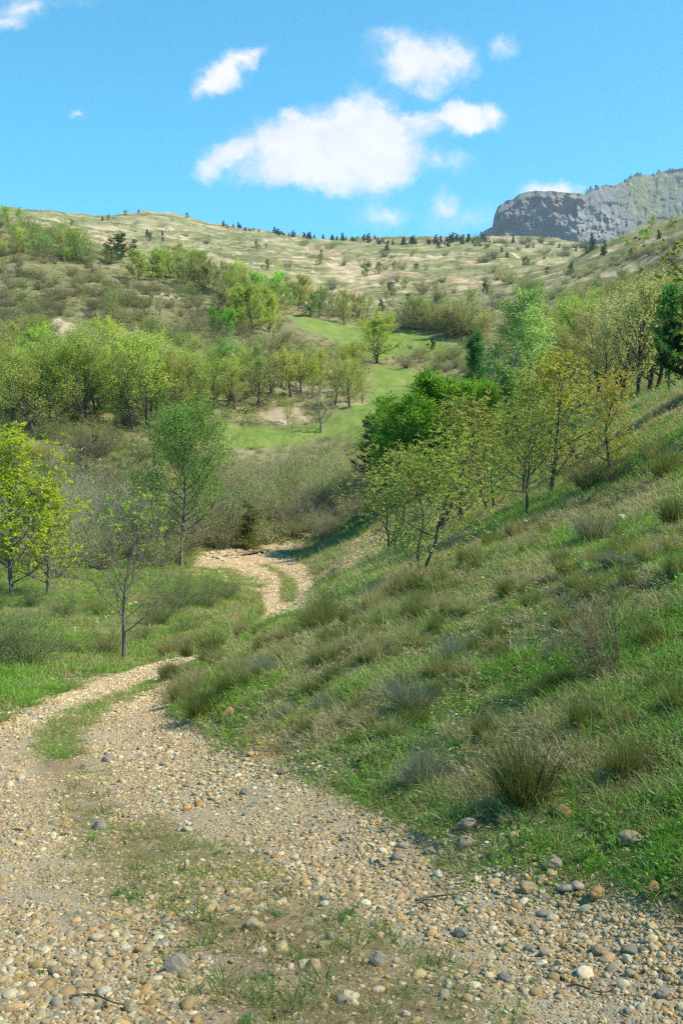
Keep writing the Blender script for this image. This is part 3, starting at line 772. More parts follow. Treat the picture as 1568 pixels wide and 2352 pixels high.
# ================================================================== the things
PR = {
 'oak': [tree(10 + i, Rd=.46, clear=.18, N1=18, N2=7, N3=5, nl=17, ls=.014, asp=.7, spread=.11, ang=60, up=.35, bare=.05) for i in range(4)],
 'oakthin': [tree(20 + i, Rd=.38, clear=.20, N1=17, N2=7, N3=5, nl=7, ls=.017, asp=.7, spread=.10, ang=50, up=.4, bare=.08) for i in range(3)],
 'round': [tree(30 + i, Rd=.46, clear=.10, N1=18, N2=7, N3=5, nl=18, ls=.024, asp=.6, spread=.10, ang=64, up=.3) for i in range(3)],
 'sparseoak': [tree(47 + i, Rd=.44, clear=.16, N1=18, N2=7, N3=6, nl=4, ls=.014, asp=.7, spread=.11, ang=58, up=.35, twig=.24, bare=.05) for i in range(2)],
 'bare': [tree(40 + i, Rd=.42, clear=.22, N1=16, N2=7, N3=7, nl=0, ang=58, up=.35, twig=.28) for i in range(2)],
 'pine': [conifer(50 + i, Rd=.30, rows=12, per=6, nl=90, ls=.050, clear=.12, gap=.08, asp=.24, sag=-.1) for i in range(3)],
 'fir': [conifer(55 + i, Rd=.24, rows=14, per=7, nl=34, ls=.06, clear=.03, asp=.3) for i in range(2)],
 'bush': [bush(60 + i, N=60, ls=.024, nl=16) for i in range(4)],
 'greybush': [bush(70 + i, N=90, nl=5, ls=.018, tw=8, r=.0036) for i in range(3)],
 'broom': [broom(80 + i, N=420, w=.0045, Rd=.5) for i in range(5)],
 'lav': [broom(85 + i, N=520, Rd=.95, w=.0055, curve=.15, vlo=0, vhi=.85) for i in range(2)],
 'tuft': [broom(88 + i, N=260, Rd=1.0, w=.006, curve=.8) for i in range(3)],
}
COUNT = [0]
ORD = 'first second third fourth fifth sixth seventh eighth ninth tenth eleventh twelfth thirteenth fourteenth fifteenth sixteenth seventeenth eighteenth nineteenth twentieth'.split()
TENS = {2: 'twenty', 3: 'thirty', 4: 'forty', 5: 'fifty', 6: 'sixty', 7: 'seventy', 8: 'eighty', 9: 'ninety'}
TEN0 = {2: 'twentieth', 3: 'thirtieth', 4: 'fortieth', 5: 'fiftieth', 6: 'sixtieth', 7: 'seventieth', 8: 'eightieth', 9: 'ninetieth'}
def ordinal(n):
    if n <= 20: return ORD[n - 1]
    return TEN0[n // 10] if n % 10 == 0 else TENS[n // 10] + '-' + ORD[n % 10 - 1]

BARK = (.085, .070, .055); GREYBARK = (.21, .20, .18)
def thing(name, proto, loc, scale, label, cat, leaf=(.10, .13, .03), bark=BARK, group=None, rz=None, parts=None, tilt=(0, 0), sc3=None):
    COUNT[0] += 1; rr = random.Random(COUNT[0])
    rz = rr.uniform(0, 6.28) if rz is None else rz
    a, b, _ = proto
    if b is None:
        e = link(name, a); e.color = (*leaf, 1)
    else:
        e = link(name, None)
        n1, n2 = parts or (('trunk', 'crown') if a.name.startswith('trunk') else ('stems', 'foliage'))
        x = link(n1, a, e); x.color = (*bark, 1)
        y = link(n2, b, e); y.color = (*leaf, 1)
    e.location = loc; e.scale = sc3 if sc3 is not None else (scale,) * 3; e.rotation_euler = (tilt[0], tilt[1], rz)
    e['label'] = label; e['category'] = cat
    if group: e['group'] = group
    return e
def gz(p): return (float(p[0]), float(p[1]), float(ground_z(p[0], p[1])))
def plant(kind, u, v, hpx, label, cat='tree', name=None, var=0, wide=1.0, **kw):
    """a plant rooted where the terrain is seen at (u, v), hpx survey units tall"""
    p = at(u, v); H = hpx / F * p[1] * 1.0
    pr = PR[kind][var % len(PR[kind])]
    return thing(name or cat, pr, gz(p), H, label, cat, sc3=(H * wide, H * wide, H), **kw)
def scatter(poly, n, seed, mind=0):
    rnd = random.Random(seed); P = np.array(poly, float); out = []
    lo = P.min(0); hi = P.max(0); tries = 0
    while len(out) < n and tries < n * 60:
        tries += 1; u = rnd.uniform(lo[0], hi[0]); v = rnd.uniform(lo[1], hi[1])
        if not inside(P, np.array([u]), np.array([v]))[0]: continue
        if any((u - a) ** 2 + ((v - b) * 2.2) ** 2 < mind ** 2 for a, b in out): continue
        out.append((u, v))
    return sorted(out)
def batch(kinds, poly, n, seed, Hm, look, phrase, cat, name, group, leaves, bark=BARK, mind=12, wide=(.9, 1.15)):
    rnd = random.Random(seed + 5)
    for i, (u, v) in enumerate(scatter(poly, n, seed, mind)):
        p = at(u, v); H = rnd.uniform(*Hm); k = rnd.choice(kinds); pr = rnd.choice(PR[k]); wd = rnd.uniform(*wide)
        lf = rnd.choice(leaves); br_ = rnd.uniform(.72, 1.2); lf = tuple(c * rnd.uniform(.9, 1.1) * br_ for c in lf)
        thing(name, pr, gz(p), H, f"{look}, {ordinal(i + 1)} from the left {phrase}", cat, leaf=lf, bark=bark, group=group, sc3=(H * wd, H * wd, H))

YG = (.41, .46, .10); OL = (.39, .40, .15); BG = (.31, .45, .08); TN = (.42, .38, .20); DK = (.045, .075, .03); GR = (.29, .36, .12)
T = [YG, OL, YG, OL, (.42, .45, .16), YG, (.36, .48, .08)]
batch(['bush', 'greybush', 'bush'], [(-40, 960), (480, 930), (500, 975), (480, 1000), (250, 1025), (-40, 1030)], 40, 40, (1.2, 2.6), 'low undergrowth bush', 'at the foot of the left wood', 'bush', 'undergrowth_bush', 'undergrowth of the left wood', [OL, GR, TN], mind=12, wide=(1.2, 1.8))
# --- left wood, rows from the foot of the slope upwards
batch(['oak', 'oak', 'sparseoak', 'oakthin'], [(-40, 985), (480, 950), (490, 990), (250, 1012), (-40, 1012)], 13, 1, (6.5, 10), 'spring oak with dark trunk', 'along the front of the left wood', 'tree', 'oak_tree', 'oaks of the left wood', T, mind=20, wide=(1.05, 1.4))
batch(['oak', 'oak', 'sparseoak', 'oakthin'], [(-40, 920), (430, 900), (470, 950), (-40, 980)], 19, 2, (5, 9.2), 'spring oak', 'in the second row of the left wood', 'tree', 'oak_tree', 'oaks of the left wood', T, mind=20, wide=(1.05, 1.4))
batch(['oak', 'oak', 'sparseoak', 'oakthin'], [(-40, 850), (400, 850), (430, 895), (-40, 915)], 22, 3, (4.2, 8), 'pale green oak', 'in the third row of the left wood', 'tree', 'oak_tree', 'oaks of the left wood', T, mind=18, wide=(1.1, 1.45))
batch(['oak', 'oakthin', 'bush'], [(-40, 800), (250, 820), (400, 845), (-40, 850)], 24, 4, (2.8, 5.5), 'small leafy oak', 'along the top edge of the left wood', 'tree', 'oak_tree', 'oaks of the left wood', T, mind=18, wide=(1.1, 1.45))
batch(['oak', 'oakthin', 'oakthin'], [(440, 900), (600, 880), (600, 945), (500, 965), (440, 950)], 17, 5, (4, 7), 'olive oak', 'between the left wood and the pale scree', 'tree', 'oak_tree', 'oaks beside the meadow', [OL, GR, YG], mind=16, wide=(1.15, 1.5))
batch(['oak', 'sparseoak', 'oakthin'], [(600, 880), (830, 850), (845, 905), (720, 930), (610, 935)], 11, 6, (4.5, 6.5), 'yellow-green oak', 'on the slope above the pale scree', 'tree', 'oak_tree', 'oaks beside the meadow', [YG, YG, OL], mind=16, wide=(1.15, 1.5))
batch(['oak', 'oakthin', 'bush'], [(420, 830), (560, 840), (760, 840), (760, 870), (430, 890)], 26, 7, (2.8, 5.5), 'olive oak', 'under the pale stony slope', 'tree', 'oak_tree', 'oaks beside the meadow', [OL, GR, YG], mind=16, wide=(1.15, 1.5))
# --- scrub on the left hillside
batch(['bush', 'greybush', 'bush'], [(-30, 570), (240, 620), (300, 760), (-30, 790)], 95, 8, (1.8, 3.2), 'olive scrub bush', 'on the upper left hillside', 'bush', 'scrub_bush', 'scrub on the left hillside', [(.30, .33, .09), OL, GR, (.24, .21, .11), TN], mind=12, wide=(1, 1.6))
batch(['bush', 'greybush', 'bush', 'oakthin'], [(240, 640), (560, 690), (640, 750), (700, 820), (300, 790)], 95, 9, (1.8, 3.6), 'olive scrub bush', 'on the middle of the left hillside', 'bush', 'scrub_bush', 'scrub on the left hillside', [(.30, .33, .09), OL, GR, (.24, .21, .11), TN], mind=11, wide=(1, 1.6))
batch(['bush', 'oak', 'bush'], [(-30, 500), (170, 540), (250, 610), (-30, 590)], 44, 10, (3, 6), 'green bushy oak', 'at the top of the left spur', 'tree', 'oak_tree', 'oaks on the left spur', [YG, OL, GR, BG], mind=16, wide=(1, 1.4))
batch(['oak', 'round', 'oak'], [(350, 612), (480, 640), (600, 670), (700, 695), (690, 722), (600, 715), (430, 665), (350, 640)], 40, 11, (6, 8.5), 'yellow-green oak', 'along the crest of the left spur', 'tree', 'oak_tree', 'oaks on the left spur', [YG, BG, YG, OL], mind=16)
batch(['oak', 'bush', 'round'], [(500, 700), (640, 735), (660, 765), (540, 760)], 10, 12, (6, 8), 'leafy oak', 'below the spur crest beside the upper meadow', 'tree', 'oak_tree', 'oaks on the left spur', [YG, OL], mind=16)
batch(['oak', 'round'], [(690, 705), (850, 722), (850, 742), (700, 735)], 10, 13, (6, 7.5), 'dark olive oak', 'along the upper edge of the upper meadow', 'tree', 'oak_tree', 'trees behind the meadow', [OL, GR], mind=14)
batch(['oak', 'oakthin', 'bush'], [(920, 745), (1110, 765), (1110, 795), (930, 762)], 30, 14, (6, 8.5), 'brownish spring tree', 'behind the upper meadow', 'tree', 'oak_tree', 'trees behind the meadow', [TN, OL, OL], mind=9, wide=(1.1, 1.5))
batch(['bush', 'greybush', 'bush'], [(940, 800), (1100, 825), (1080, 860), (920, 850)], 18, 15, (1.5, 3), 'low scrub bush', 'between the two meadows', 'bush', 'scrub_bush', 'scrub between the meadows', [OL, GR, TN], mind=12, wide=(1, 1.5))
# --- right hand slope
batch(['oak', 'oakthin', 'bush', 'oak'], [(1230, 700), (1560, 660), (1560, 760), (1330, 790), (1240, 760)], 60, 16, (4, 6), 'olive hillside tree', 'on the slope above the right wood', 'tree', 'hillside_tree', 'trees on the right slope', [OL, TN, GR, YG], mind=14)
batch(['bush', 'greybush', 'bush'], [(1290, 640), (1400, 590), (1568, 540), (1568, 660), (1240, 700)], 70, 17, (1.8, 3.4), 'low olive bush', 'on the bare right-hand spur', 'bush', 'scrub_bush', 'scrub on the right spur', [TN, OL, GR, (.22, .25, .12)], mind=12, wide=(1.1, 1.7))
batch(['oakthin', 'oak', 'oakthin'], [(1150, 790), (1330, 800), (1400, 860), (1300, 900), (1150, 880)], 30, 18, (4.5, 7), 'brown-green oak', 'in the hollow behind the birches', 'tree', 'oak_tree', 'oaks of the right wood', [OL, TN, YG], mind=12, wide=(1.1, 1.4))
batch(['oakthin', 'oakthin', 'oak'], [(1290, 925), (1400, 895), (1540, 855), (1560, 880), (1500, 915), (1420, 935), (1300, 955)], 15, 19, (3.3, 4.7), 'dark-trunked oak', 'along the edge of the right wood', 'tree', 'oak_tree', 'oaks of the right wood', [OL, TN, OL], bark=(.06, .048, .036), mind=16)
# --- far hillside
batch(['bush', 'round'], [(200, 540), (600, 570), (1000, 580), (1260, 570), (1260, 640), (900, 700), (560, 640)], 56, 20, (3.5, 7), 'small green bush', 'on the far pale hillside', 'bush', 'hill_bush', 'bushes on the far hill', [GR, OL, (.20, .18, .13)], mind=12)
batch(['bush', 'fir', 'bush'], [(1080, 552), (1250, 552), (1400, 575), (1300, 590), (1100, 575)], 36, 21, (4, 8), 'dark green bush', 'on the far saddle below the cliff', 'bush', 'hill_bush', 'bushes on the far saddle', [GR, DK, (.12, .17, .06)], mind=10)
batch(['bush', 'greybush', 'oakthin', 'bush'], [(880, 690), (1250, 650), (1230, 735), (1100, 745), (900, 730)], 45, 22, (3, 6), 'grey-green bush', 'at the foot of the far hillside', 'bush', 'hill_bush', 'bushes at the foot of the far hill', [OL, GR, (.25, .23, .15), BG], mind=12)
rnd = random.Random(3)
xs = sorted([rnd.uniform(505, 1130) if rnd.random() < .35 else rnd.choice((515, 560, 590, 640, 655, 700, 760, 780, 800, 850, 880, 915, 950, 985, 1010, 1040, 1075, 1100, 1120)) + rnd.gauss(0, 9) for _ in range(126)])
for i, u in enumerate(xs):
    v = np.interp(u, [r[0] for r in RIDGE], [r[1] for r in RIDGE]) + rnd.uniform(1, 7)
    p = at(u, v); H = rnd.choice((4, 5.5, 7, 9, 5)) * rnd.uniform(.7, .95)
    thing('ridge_conifer', rnd.choice(PR['fir'] + PR['pine']), gz(p), H, f"dark conifer on the far skyline ridge, {ordinal(i + 1) + ' from the left' if i < 63 else ordinal(len(xs) - i) + ' from the cliff end'}", 'conifer', leaf=DK, group='conifers along the skyline', sc3=(H * 1.25, H * 1.25, H))
for (u, v, h, kd, lf, lab) in [(44, 490, 14, 'fir', DK, 'lone dark conifer on the far ridge at the top left'), (165, 513, 17, 'fir', DK, 'dark conifer on the pale slope below the ridge dip'), (236, 505, 12, 'fir', DK, 'dark conifer beside a rounded green tree on the ridge dip'),
        (247, 502, 13, 'round', GR, 'rounded green tree in the dip of the far ridge'), (290, 494, 14, 'round', BG, 'bright green rounded tree at the foot of the ridge knoll'), (308, 489, 8, 'fir', DK, 'left one of two tiny conifers on top of the knoll'),
        (319, 488, 8, 'fir', DK, 'right one of two tiny conifers on top of the knoll'), (430, 503, 13, 'round', GR, 'green tree left in the clump right of the knoll'), (447, 505, 13, 'round', BG, 'bright rounded tree right in the clump right of the knoll'), (360, 492, 5, 'bush', BG, 'flat green bush on the ridge beside the knoll'),
        (338, 546, 18, 'fir', DK, 'narrow conifer on the pale far slope left of a grey bush'), (373, 541, 13, 'fir', DK, 'small conifer right of the grey bushes on the far slope'), (308, 536, 14, 'greybush', OL, 'grey leafless bush on the far pale slope'), (474, 563, 22, 'greybush', TN, 'purplish bare bush on the far slope above the terraces'),
        (888, 573, 26, 'fir', DK, 'largest dark conifer standing alone on the far hillside'), (826, 566, 14, 'fir', DK, 'small conifer left of the lone large hill conifer'), (820, 553, 12, 'round', BG, 'bright green round tree among the ridge conifers'),
        (1383, 587, 24, 'fir', DK, 'dark fir on the saddle edge of the right spur'), (1448, 583, 18, 'fir', DK, 'dark round fir on the open right spur'), (1512, 540, 22, 'fir', DK, 'dark fir above the bright bushes on the right spur'), (1310, 628, 28, 'fir', DK, 'narrow dark conifer in the gully left of the right spur'),
        (1478, 545, 30, 'round', BG, 'bright green rounded tree high on the right spur'), (1440, 560, 20, 'round', BG, 'bright green bush left of the rounded tree on the right spur'), (1498, 520, 22, 'round', YG, 'yellow-green tree near the top of the right spur'), (1540, 515, 24, 'oakthin', TN, 'brownish tree at the crest of the right spur'),
        (940, 694, 20, 'round', (.06, .15, .02), 'vivid green bush at the foot of the far slope'), (1000, 707, 26, 'round', (.05, .11, .03), 'deep green round tree at the foot of the far slope'), (1116, 672, 26, 'round', (.06, .09, .05), 'dusky green tree on the far slope left of the right spur'),
        (875, 718, 30, 'fir', (.05, .07, .03), 'thin conifer behind the upper meadow'), (1195, 670, 20, 'round', YG, 'yellow-green tree left of the gully below the far slope')]:
    plant(kd, u, v, h, lab, 'tree' if kd != 'bush' else 'bush', {'fir': 'conifer', 'round': 'round_tree', 'bush': 'hill_bush', 'greybush': 'bare_bush', 'oakthin': 'hillside_tree'}[kd], leaf=lf, wide=1.2, var=u)
mt = sorted([rnd.uniform(1425, 1475) for _ in range(12)] + [rnd.uniform(1495, 1580) for _ in range(14)] + [rnd.uniform(1345, 1395) for _ in range(5)])
for i, u in enumerate(mt):
    k = int(np.argmin(np.abs(su - u))); j = 148
    thing('mountain_tree', rnd.choice(PR['fir'][:1] + PR['round'][:1]), (float(Xm[k, j]), float(dep2[k, j]), float(Zm[k, j]) - 2), rnd.uniform(9, 15), f"dark tree on the mountain top right of the cliff, {ordinal(i + 1)} from the left", 'tree', leaf=DK, group='trees on the mountain top', sc3=(14, 14, rnd.uniform(9, 14)))
# --- single trees of the middle distance
for (u, v, h, kd, wd, lf, lab) in [
        (258, 606, 72, 'pine', 1.35, (.075, .115, .035), 'larger dark pine on the left spur'), (280, 603, 62, 'pine', 1.3, (.07, .11, .035), 'dark pine close behind the larger pine on the spur'), (303, 592, 48, 'pine', 1.2, (.06, .09, .03), 'thin dark pine, right one of the spur pines'),
        (321, 644, 66, 'round', 1.35, YG, 'wide rounded oak with forked dark trunk on the spur below the pines'), (178, 600, 76, 'oak', 1.1, (.32, .38, .07), 'rugged green oak at the upper left of the spur'),
        (580, 765, 108, 'round', 1.25, YG, 'broad yellow-green oak at the lower end of the spur'), (260, 750, 82, 'oak', .95, OL, 'olive oak alone on the bare left hillside'), (360, 725, 50, 'bare', .9, OL, 'small dark leafless tree on the left hillside'),
        (518, 780, 68, 'round', 1.05, (.20, .40, .04), 'vivid green leafy tree on the bare left hillside'), (492, 765, 54, 'round', .8, (.18, .36, .04), 'vivid green slim tree left of the vivid leafy one'), (68, 722, 30, 'bush', 1.3, BG, 'bright green bush on the far left hillside'),
        (866, 840, 118, 'round', 1.25, (.40, .46, .08), 'solitary broad oak at the upper end of the lower meadow'), (738, 993, 122, 'bare', 1.2, OL, 'leafless grey tree with pale trunk standing in the meadow'), (662, 976, 66, 'oakthin', .8, YG, 'small slender tree in front of the pale scree'),
        (802, 940, 110, 'oak', .95, (.40, .42, .14), 'pale olive oak at the meadow edge beside the bare tree'), (770, 935, 112, 'oakthin', 1.0, OL, 'thin olive oak behind the bare grey tree'), (832, 925, 80, 'oak', .8, YG, 'yellow-green oak at the corner of the meadow'),
        (990, 806, 28, 'round', 1.1, (.03, .07, .015), 'dark green bush between the two meadows'), (790, 745, 60, 'oak', 1.1, OL, 'dark olive oak behind the lower edge of the upper meadow')]:
    plant(kd, u, v, h, lab, 'bush' if kd == 'bush' else 'tree', {'pine': 'pine_tree', 'oak': 'oak_tree', 'bare': 'bare_tree', 'round': 'leafy_tree', 'bush': 'green_bush', 'oakthin': 'slender_tree'}[kd], leaf=lf, wide=wd, var=u, bark=GREYBARK if kd == 'bare' else BARK)

# --- stream-side trees and thickets
PR['poplar'] = [tree(101, Rd=.42, wob=.02, clear=.26, N1=34, N2=9, N3=6, nl=13, ls=.0095, asp=.85, spread=.09, ang=62, up=.3, env='egg', tr=.014),
                tree(104, Rd=.20, clear=.20, N1=26, N2=7, N3=6, nl=14, ls=.013, asp=.85, spread=.16, ang=42, up=.5, env='col', tr=.012, wob=.015)]
PR['birch'] = [tree(102 + i, Rd=.20, clear=.22, N1=20, N2=7, N3=6, nl=10, ls=.012, asp=.8, spread=.20, ang=50, up=.3, droop=.25, env='col', tr=.010, wob=.015) for i in (0, 6)]
PR['beech'] = [tree(105 + i, Rd=.50, clear=.06, N1=26, N2=9, N3=7, nl=18, ls=.019, asp=.65, spread=.08, ang=68, up=.25, env='dome', tr=.02) for i in (0, 7)]
PR['ashb'] = [tree(111, Rd=.40, clear=.16, N1=20, N2=7, N3=5, nl=10, ls=.027, asp=.42, cluster=True, ang=52, up=.45, twig=.24, tr=.017, env='dome'),
              tree(112, Rd=.42, clear=.2, N1=18, N2=7, N3=5, nl=10, ls=.027, asp=.42, cluster=True, ang=55, up=.45, twig=.24, tr=.017, env='dome')]
PR['sparse'] = [tree(121, Rd=.40, clear=.24, N1=26, N2=9, N3=6, nl=4, ls=.026, asp=.42, cluster=True, ang=52, up=.45, twig=.28, tr=.0165, wob=.02, env='dome', bare_low=.75, lr=.3, lf=.3)]
PR['pine2'] = [conifer(131, Rd=.34, rows=9, per=4, nl=60, ls=.05, clear=.25, gap=.1, asp=.10, sag=-.15)]
PR['spruce'] = [conifer(133, Rd=.19, rows=18, per=7, nl=30, ls=.045, clear=.02, asp=.25, sag=.2)]
plant('poplar', 416, 1302, 395, 'fresh green poplar with slim grey trunk by the stream crossing', 'tree', 'poplar_tree', leaf=(.19, .31, .07), wide=1.0, rz=0.6, bark=(.17, .15, .12))
plant('ashb', 30, 1372, 385, 'bright yellow-green ash at the left edge', 'tree', 'ash_tree', leaf=(.43, .50, .03), bark=(.13, .12, .10))
plant('ashb', 108, 1372, 262, 'lower bright ash right of the tall left-edge ash', 'tree', 'ash_tree', leaf=(.43, .50, .03), bark=(.16, .15, .13), var=1, wide=1.2)
plant('sparse', 285, 1514, 392, 'nearly bare ash sapling with straight grey trunk at the track edge', 'tree', 'ash_sapling', leaf=(0.350, 0.473, 0.035), bark=(.17, .15, .12), wide=1.0)
plant('pine2', 199, 1152, 165, 'scraggy young pine with pale trunk behind the left ash', 'tree', 'young_pine', leaf=(.04, .065, .03), bark=(.24, .23, .22))
plant('pine2', 105, 1150, 70, 'very small pine left of the scraggy young pine', 'tree', 'young_pine', leaf=(.05, .075, .03), bark=(.2, .19, .18))
plant('spruce', 572, 1262, 118, 'small narrow dark spruce beside the stream', 'tree', 'spruce_tree', leaf=(.17, .18, .03), wide=1.35)
plant('bush', 655, 1180, 148, 'yellow-green sapling rising from the grey thicket', 'tree', 'leafy_sapling', leaf=BG, wide=.45, var=1)
plant('bush', 700, 1150, 130, 'slender olive sapling in the grey thicket', 'tree', 'leafy_sapling', leaf=OL, wide=.5, var=2)
batch(['greybush', 'bush', 'bush'], [(530, 1120), (620, 1095), (830, 1080), (830, 1150), (760, 1200), (620, 1215), (560, 1200)], 46, 30, (2.0, 3.1), 'grey leafless shrub', 'in the thicket below the meadow', 'shrub', 'grey_shrub', 'grey thicket below the meadow', [(.32, .32, .15), (.30, .37, .10), (.26, .24, .14), (.34, .42, .10)], bark=(.33, .28, .20), mind=14, wide=(1, 1.35))
batch(['greybush', 'bush', 'bush'], [(-30, 1230), (150, 1200), (330, 1180), (380, 1250), (370, 1310), (150, 1330), (-30, 1300)], 40, 31, (2.2, 3.6), 'grey-brown shrub', 'in the thicket behind the bare ash sapling', 'shrub', 'grey_shrub', 'thicket by the stream', [(.26, .29, .12), (.22, .30, .09)], bark=(.32, .29, .22), mind=16, wide=(1, 1.3))
batch(['bush', 'greybush', 'broom'], [(-30, 1050), (200, 1030), (470, 1045), (560, 1090), (480, 1150), (0, 1180)], 70, 32, (1.0, 2.2), 'rough olive bush', 'on the bank below the left wood', 'bush', 'scrub_bush', 'scrub below the left wood', [OL, TN, GR, (.30, .31, .13)], mind=14, wide=(1.1, 1.7))
batch(['bush', 'greybush', 'bush'], [(430, 1210), (560, 1195), (560, 1262), (440, 1268)], 9, 33, (2.4, 3.4), 'olive willow bush', 'between the poplar and the small spruce', 'shrub', 'willow_shrub', 'willows by the spruce', [(.30, .35, .10), OL], bark=(.16, .15, .13), mind=14, wide=(1, 1.3))
batch(['greybush', 'bush'], [(300, 1290), (400, 1230), (420, 1290), (360, 1310)], 6, 34, (1.8, 2.6), 'dark twiggy shrub', 'behind the poplar trunk', 'shrub', 'twiggy_shrub', 'shrubs behind the poplar', [OL], bark=(.12, .10, .09), mind=14, wide=(1, 1.3))
batch(['greybush', 'broom', 'bush'], [(640, 1230), (720, 1200), (820, 1150), (850, 1190), (740, 1260), (680, 1250)], 22, 35, (1.0, 1.9), 'grey-olive bush', 'on the slope right of the track crossing', 'bush', 'scrub_bush', 'bushes above the track crossing', [OL, TN, (.30, .30, .15)], bark=(.18, .165, .14), mind=14, wide=(1.1, 1.5))
# left foreground shrubs
PR['willow'] = [bush(140 + i, N=75, Rd=.62, nl=16, ls=.020, asp=.5, spread=.035, tw=8, r=.0045) for i in range(2)]
for (u, v, h, wd, lf, lab) in [(60, 1535, 150, 1.15, (0.175, 0.245, 0.070), 'dense rounded willow shrub at the left edge'), (-30, 1520, 140, 1.1, (0.175, 0.245, 0.070), 'willow shrub cut by the left edge of the frame'), (150, 1420, 60, 1.2, (0.158, 0.210, 0.061), 'low broom-like shrub behind the willow'),
        (410, 1400, 88, 1.25, (0.193, 0.263, 0.070), 'low green shrub left of the track bend, nearest the sapling'), (470, 1392, 84, 1.2, (0.175, 0.245, 0.061), 'low green shrub in the middle of the roadside row'), (370, 1430, 80, 1.1, (0.175, 0.245, 0.070), 'small green shrub right of the sapling trunk'),
        (520, 1375, 50, 1.2, (0.210, 0.228, 0.088), 'smallest roadside shrub beside the pale track'), (245, 1505, 58, 1.2, (0.210, 0.158, 0.079), 'brownish low bush left of the sapling trunk'), (225, 1410, 46, 1.3, (0.280, 0.333, 0.052), 'yellow-green juniper bush behind the sapling'), (330, 1475, 40, 1.4, (0.105, 0.210, 0.035), 'green bramble right of the sapling trunk'), (430, 1450, 46, 1.5, (0.131, 0.245, 0.035), 'green bramble bush beside the track verge'),
        (-20, 1400, 70, 1.3, (0.088, 0.158, 0.035), 'dark green bush under the left ash'), (70, 1395, 50, 1.4, (0.088, 0.175, 0.035), 'dark green bramble under the lower ash')]:
    plant('willow', u, v, h, lab, 'shrub', 'roadside_shrub', leaf=lf, wide=wd, var=u, bark=(.15, .125, .10))
# --- middle right: beech, birches, poplars, pines
plant('beech', 990, 1125, 265, 'vivid green beech behind the small oaks', 'tree', 'beech_tree', leaf=(.155, .30, .02), wide=1.3)
plant('beech', 925, 1105, 190, 'vivid green beech, left one of the three', 'tree', 'beech_tree', leaf=(.14, .28, .022), var=1, wide=1.25)
plant('beech', 1090, 1060, 182, 'vivid green beech, right one of the three', 'tree', 'beech_tree', leaf=(.14, .28, .022), var=1, wide=1.25)
plant('pine', 852, 1105, 160, 'dusky pine partly hidden at the left side of the beeches', 'tree', 'pine_tree', leaf=(.045, .06, .028), wide=1.0)
plant('birch', 1150, 1010, 335, 'tall pale green birch with white stem', 'tree', 'birch_tree', leaf=(.30, .42, .13), bark=(.55, .53, .48), wide=1.5)
plant('birch', 1218, 995, 275, 'shorter birch with white forked stem right of the tall birch', 'tree', 'birch_tree', leaf=(.32, .43, .15), bark=(.58, .56, .5), var=1, wide=1.4)
plant('poplar', 1105, 1010, 230, 'blue-green poplar left of the birches', 'tree', 'poplar_tree', leaf=(0.114, 0.263, 0.070), var=1, wide=1.1)
plant('poplar', 1180, 1060, 200, 'blue-green poplar below the birches', 'tree', 'poplar_tree', leaf=(0.140, 0.263, 0.079), var=1, wide=1.1)
plant('poplar', 1535, 905, 235, 'green poplar right of the dark-trunked oaks', 'tree', 'poplar_tree', leaf=(0.105, 0.263, 0.061), var=1, wide=1.2)
plant('pine', 1487, 880, 235, 'dark pine rising above the right wood', 'tree', 'pine_tree', leaf=(.045, .055, .015), var=1, wide=.8)
plant('pine', 1592, 920, 330, 'big dark pine cut by the right edge', 'tree', 'pine_tree', leaf=(.05, .075, .03), var=2, wide=1.0)
plant('pine', 1600, 800, 190, 'dark pine behind the big edge pine', 'tree', 'pine_tree', leaf=(.025, .04, .015), var=0, wide=.9)
# --- small oaks on the right bank
def oakF(seed, **k):
    d = dict(Rd=.50, clear=.16, N1=16, N2=8, N3=6, nl=6, ls=.022, asp=.5, cluster=True, ang=62, up=.35, twig=.20, tr=.017, wob=.07, env='dome'); d.update(k); return tree(seed, **d)
PR['oakF'] = [oakF(151, stems=2, N1=10), oakF(152, Rd=.42), oakF(153, lean=(-.35, 0), clear=.35, Rd=.55), oakF(154, Rd=.36, N1=18, nl=5), oakF(155, Rd=.34, N1=18, env='col', nl=5), oakF(156, stems=3, N1=9, Rd=.6)]
for (i, u, v, h, wd, rz, lf, lab) in [(0, 975, 1318, 330, 1.0, .5, (0.263, 0.315, 0.070), 'small forked oak with sparse olive leaves on the bank'), (1, 1010, 1235, 335, .95, 1.9, (0.333, 0.315, 0.088), 'taller small oak with bronze new leaves behind the forked oak'),
        (5, 900, 1262, 230, 1.0, 2.2, (0.298, 0.315, 0.088), 'bushy little oak left behind the forked oak'), (2, 1212, 1192, 245, 1.0, 0, (0.280, 0.298, 0.070), 'crooked leaning oak on the bank'),
        (3, 1270, 1135, 335, 1.0, 2.5, (0.350, 0.333, 0.061), 'tallest golden-green oak on the bank'), (3, 1205, 1130, 290, .9, 4.0, (0.315, 0.333, 0.070), 'golden-green oak left of the tallest bank oak'), (4, 1392, 1085, 218, 1.0, 1.0, (0.403, 0.333, 0.070), 'golden leaved young oak on the right of the bank oaks'),
        (1, 1330, 1080, 200, 1.0, 5.0, (0.298, 0.333, 0.070), 'green-gold young oak between the tallest and the right golden oak'), (0, 1120, 1180, 210, 1.0, 3.3, (0.280, 0.333, 0.070), 'low spreading oak between the forked and the leaning oak'), (5, 1060, 1190, 160, 1.2, 1.1, (0.298, 0.333, 0.088), 'small many-stemmed oak shoot above the scree')]:
    plant('oakF', u, v, h, lab, 'tree', 'young_oak', leaf=lf, wide=wd * 1.18, var=i, rz=rz, bark=(.10, .085, .07))
p = at(1668, 1000)
thing('young_oak', PR['oakF'][1], gz(p), 5.4, 'bronze-leaved oak whose branch tip enters at the upper right edge', 'tree', leaf=(0.263, 0.245, 0.052), bark=(.07, .06, .05), rz=2)
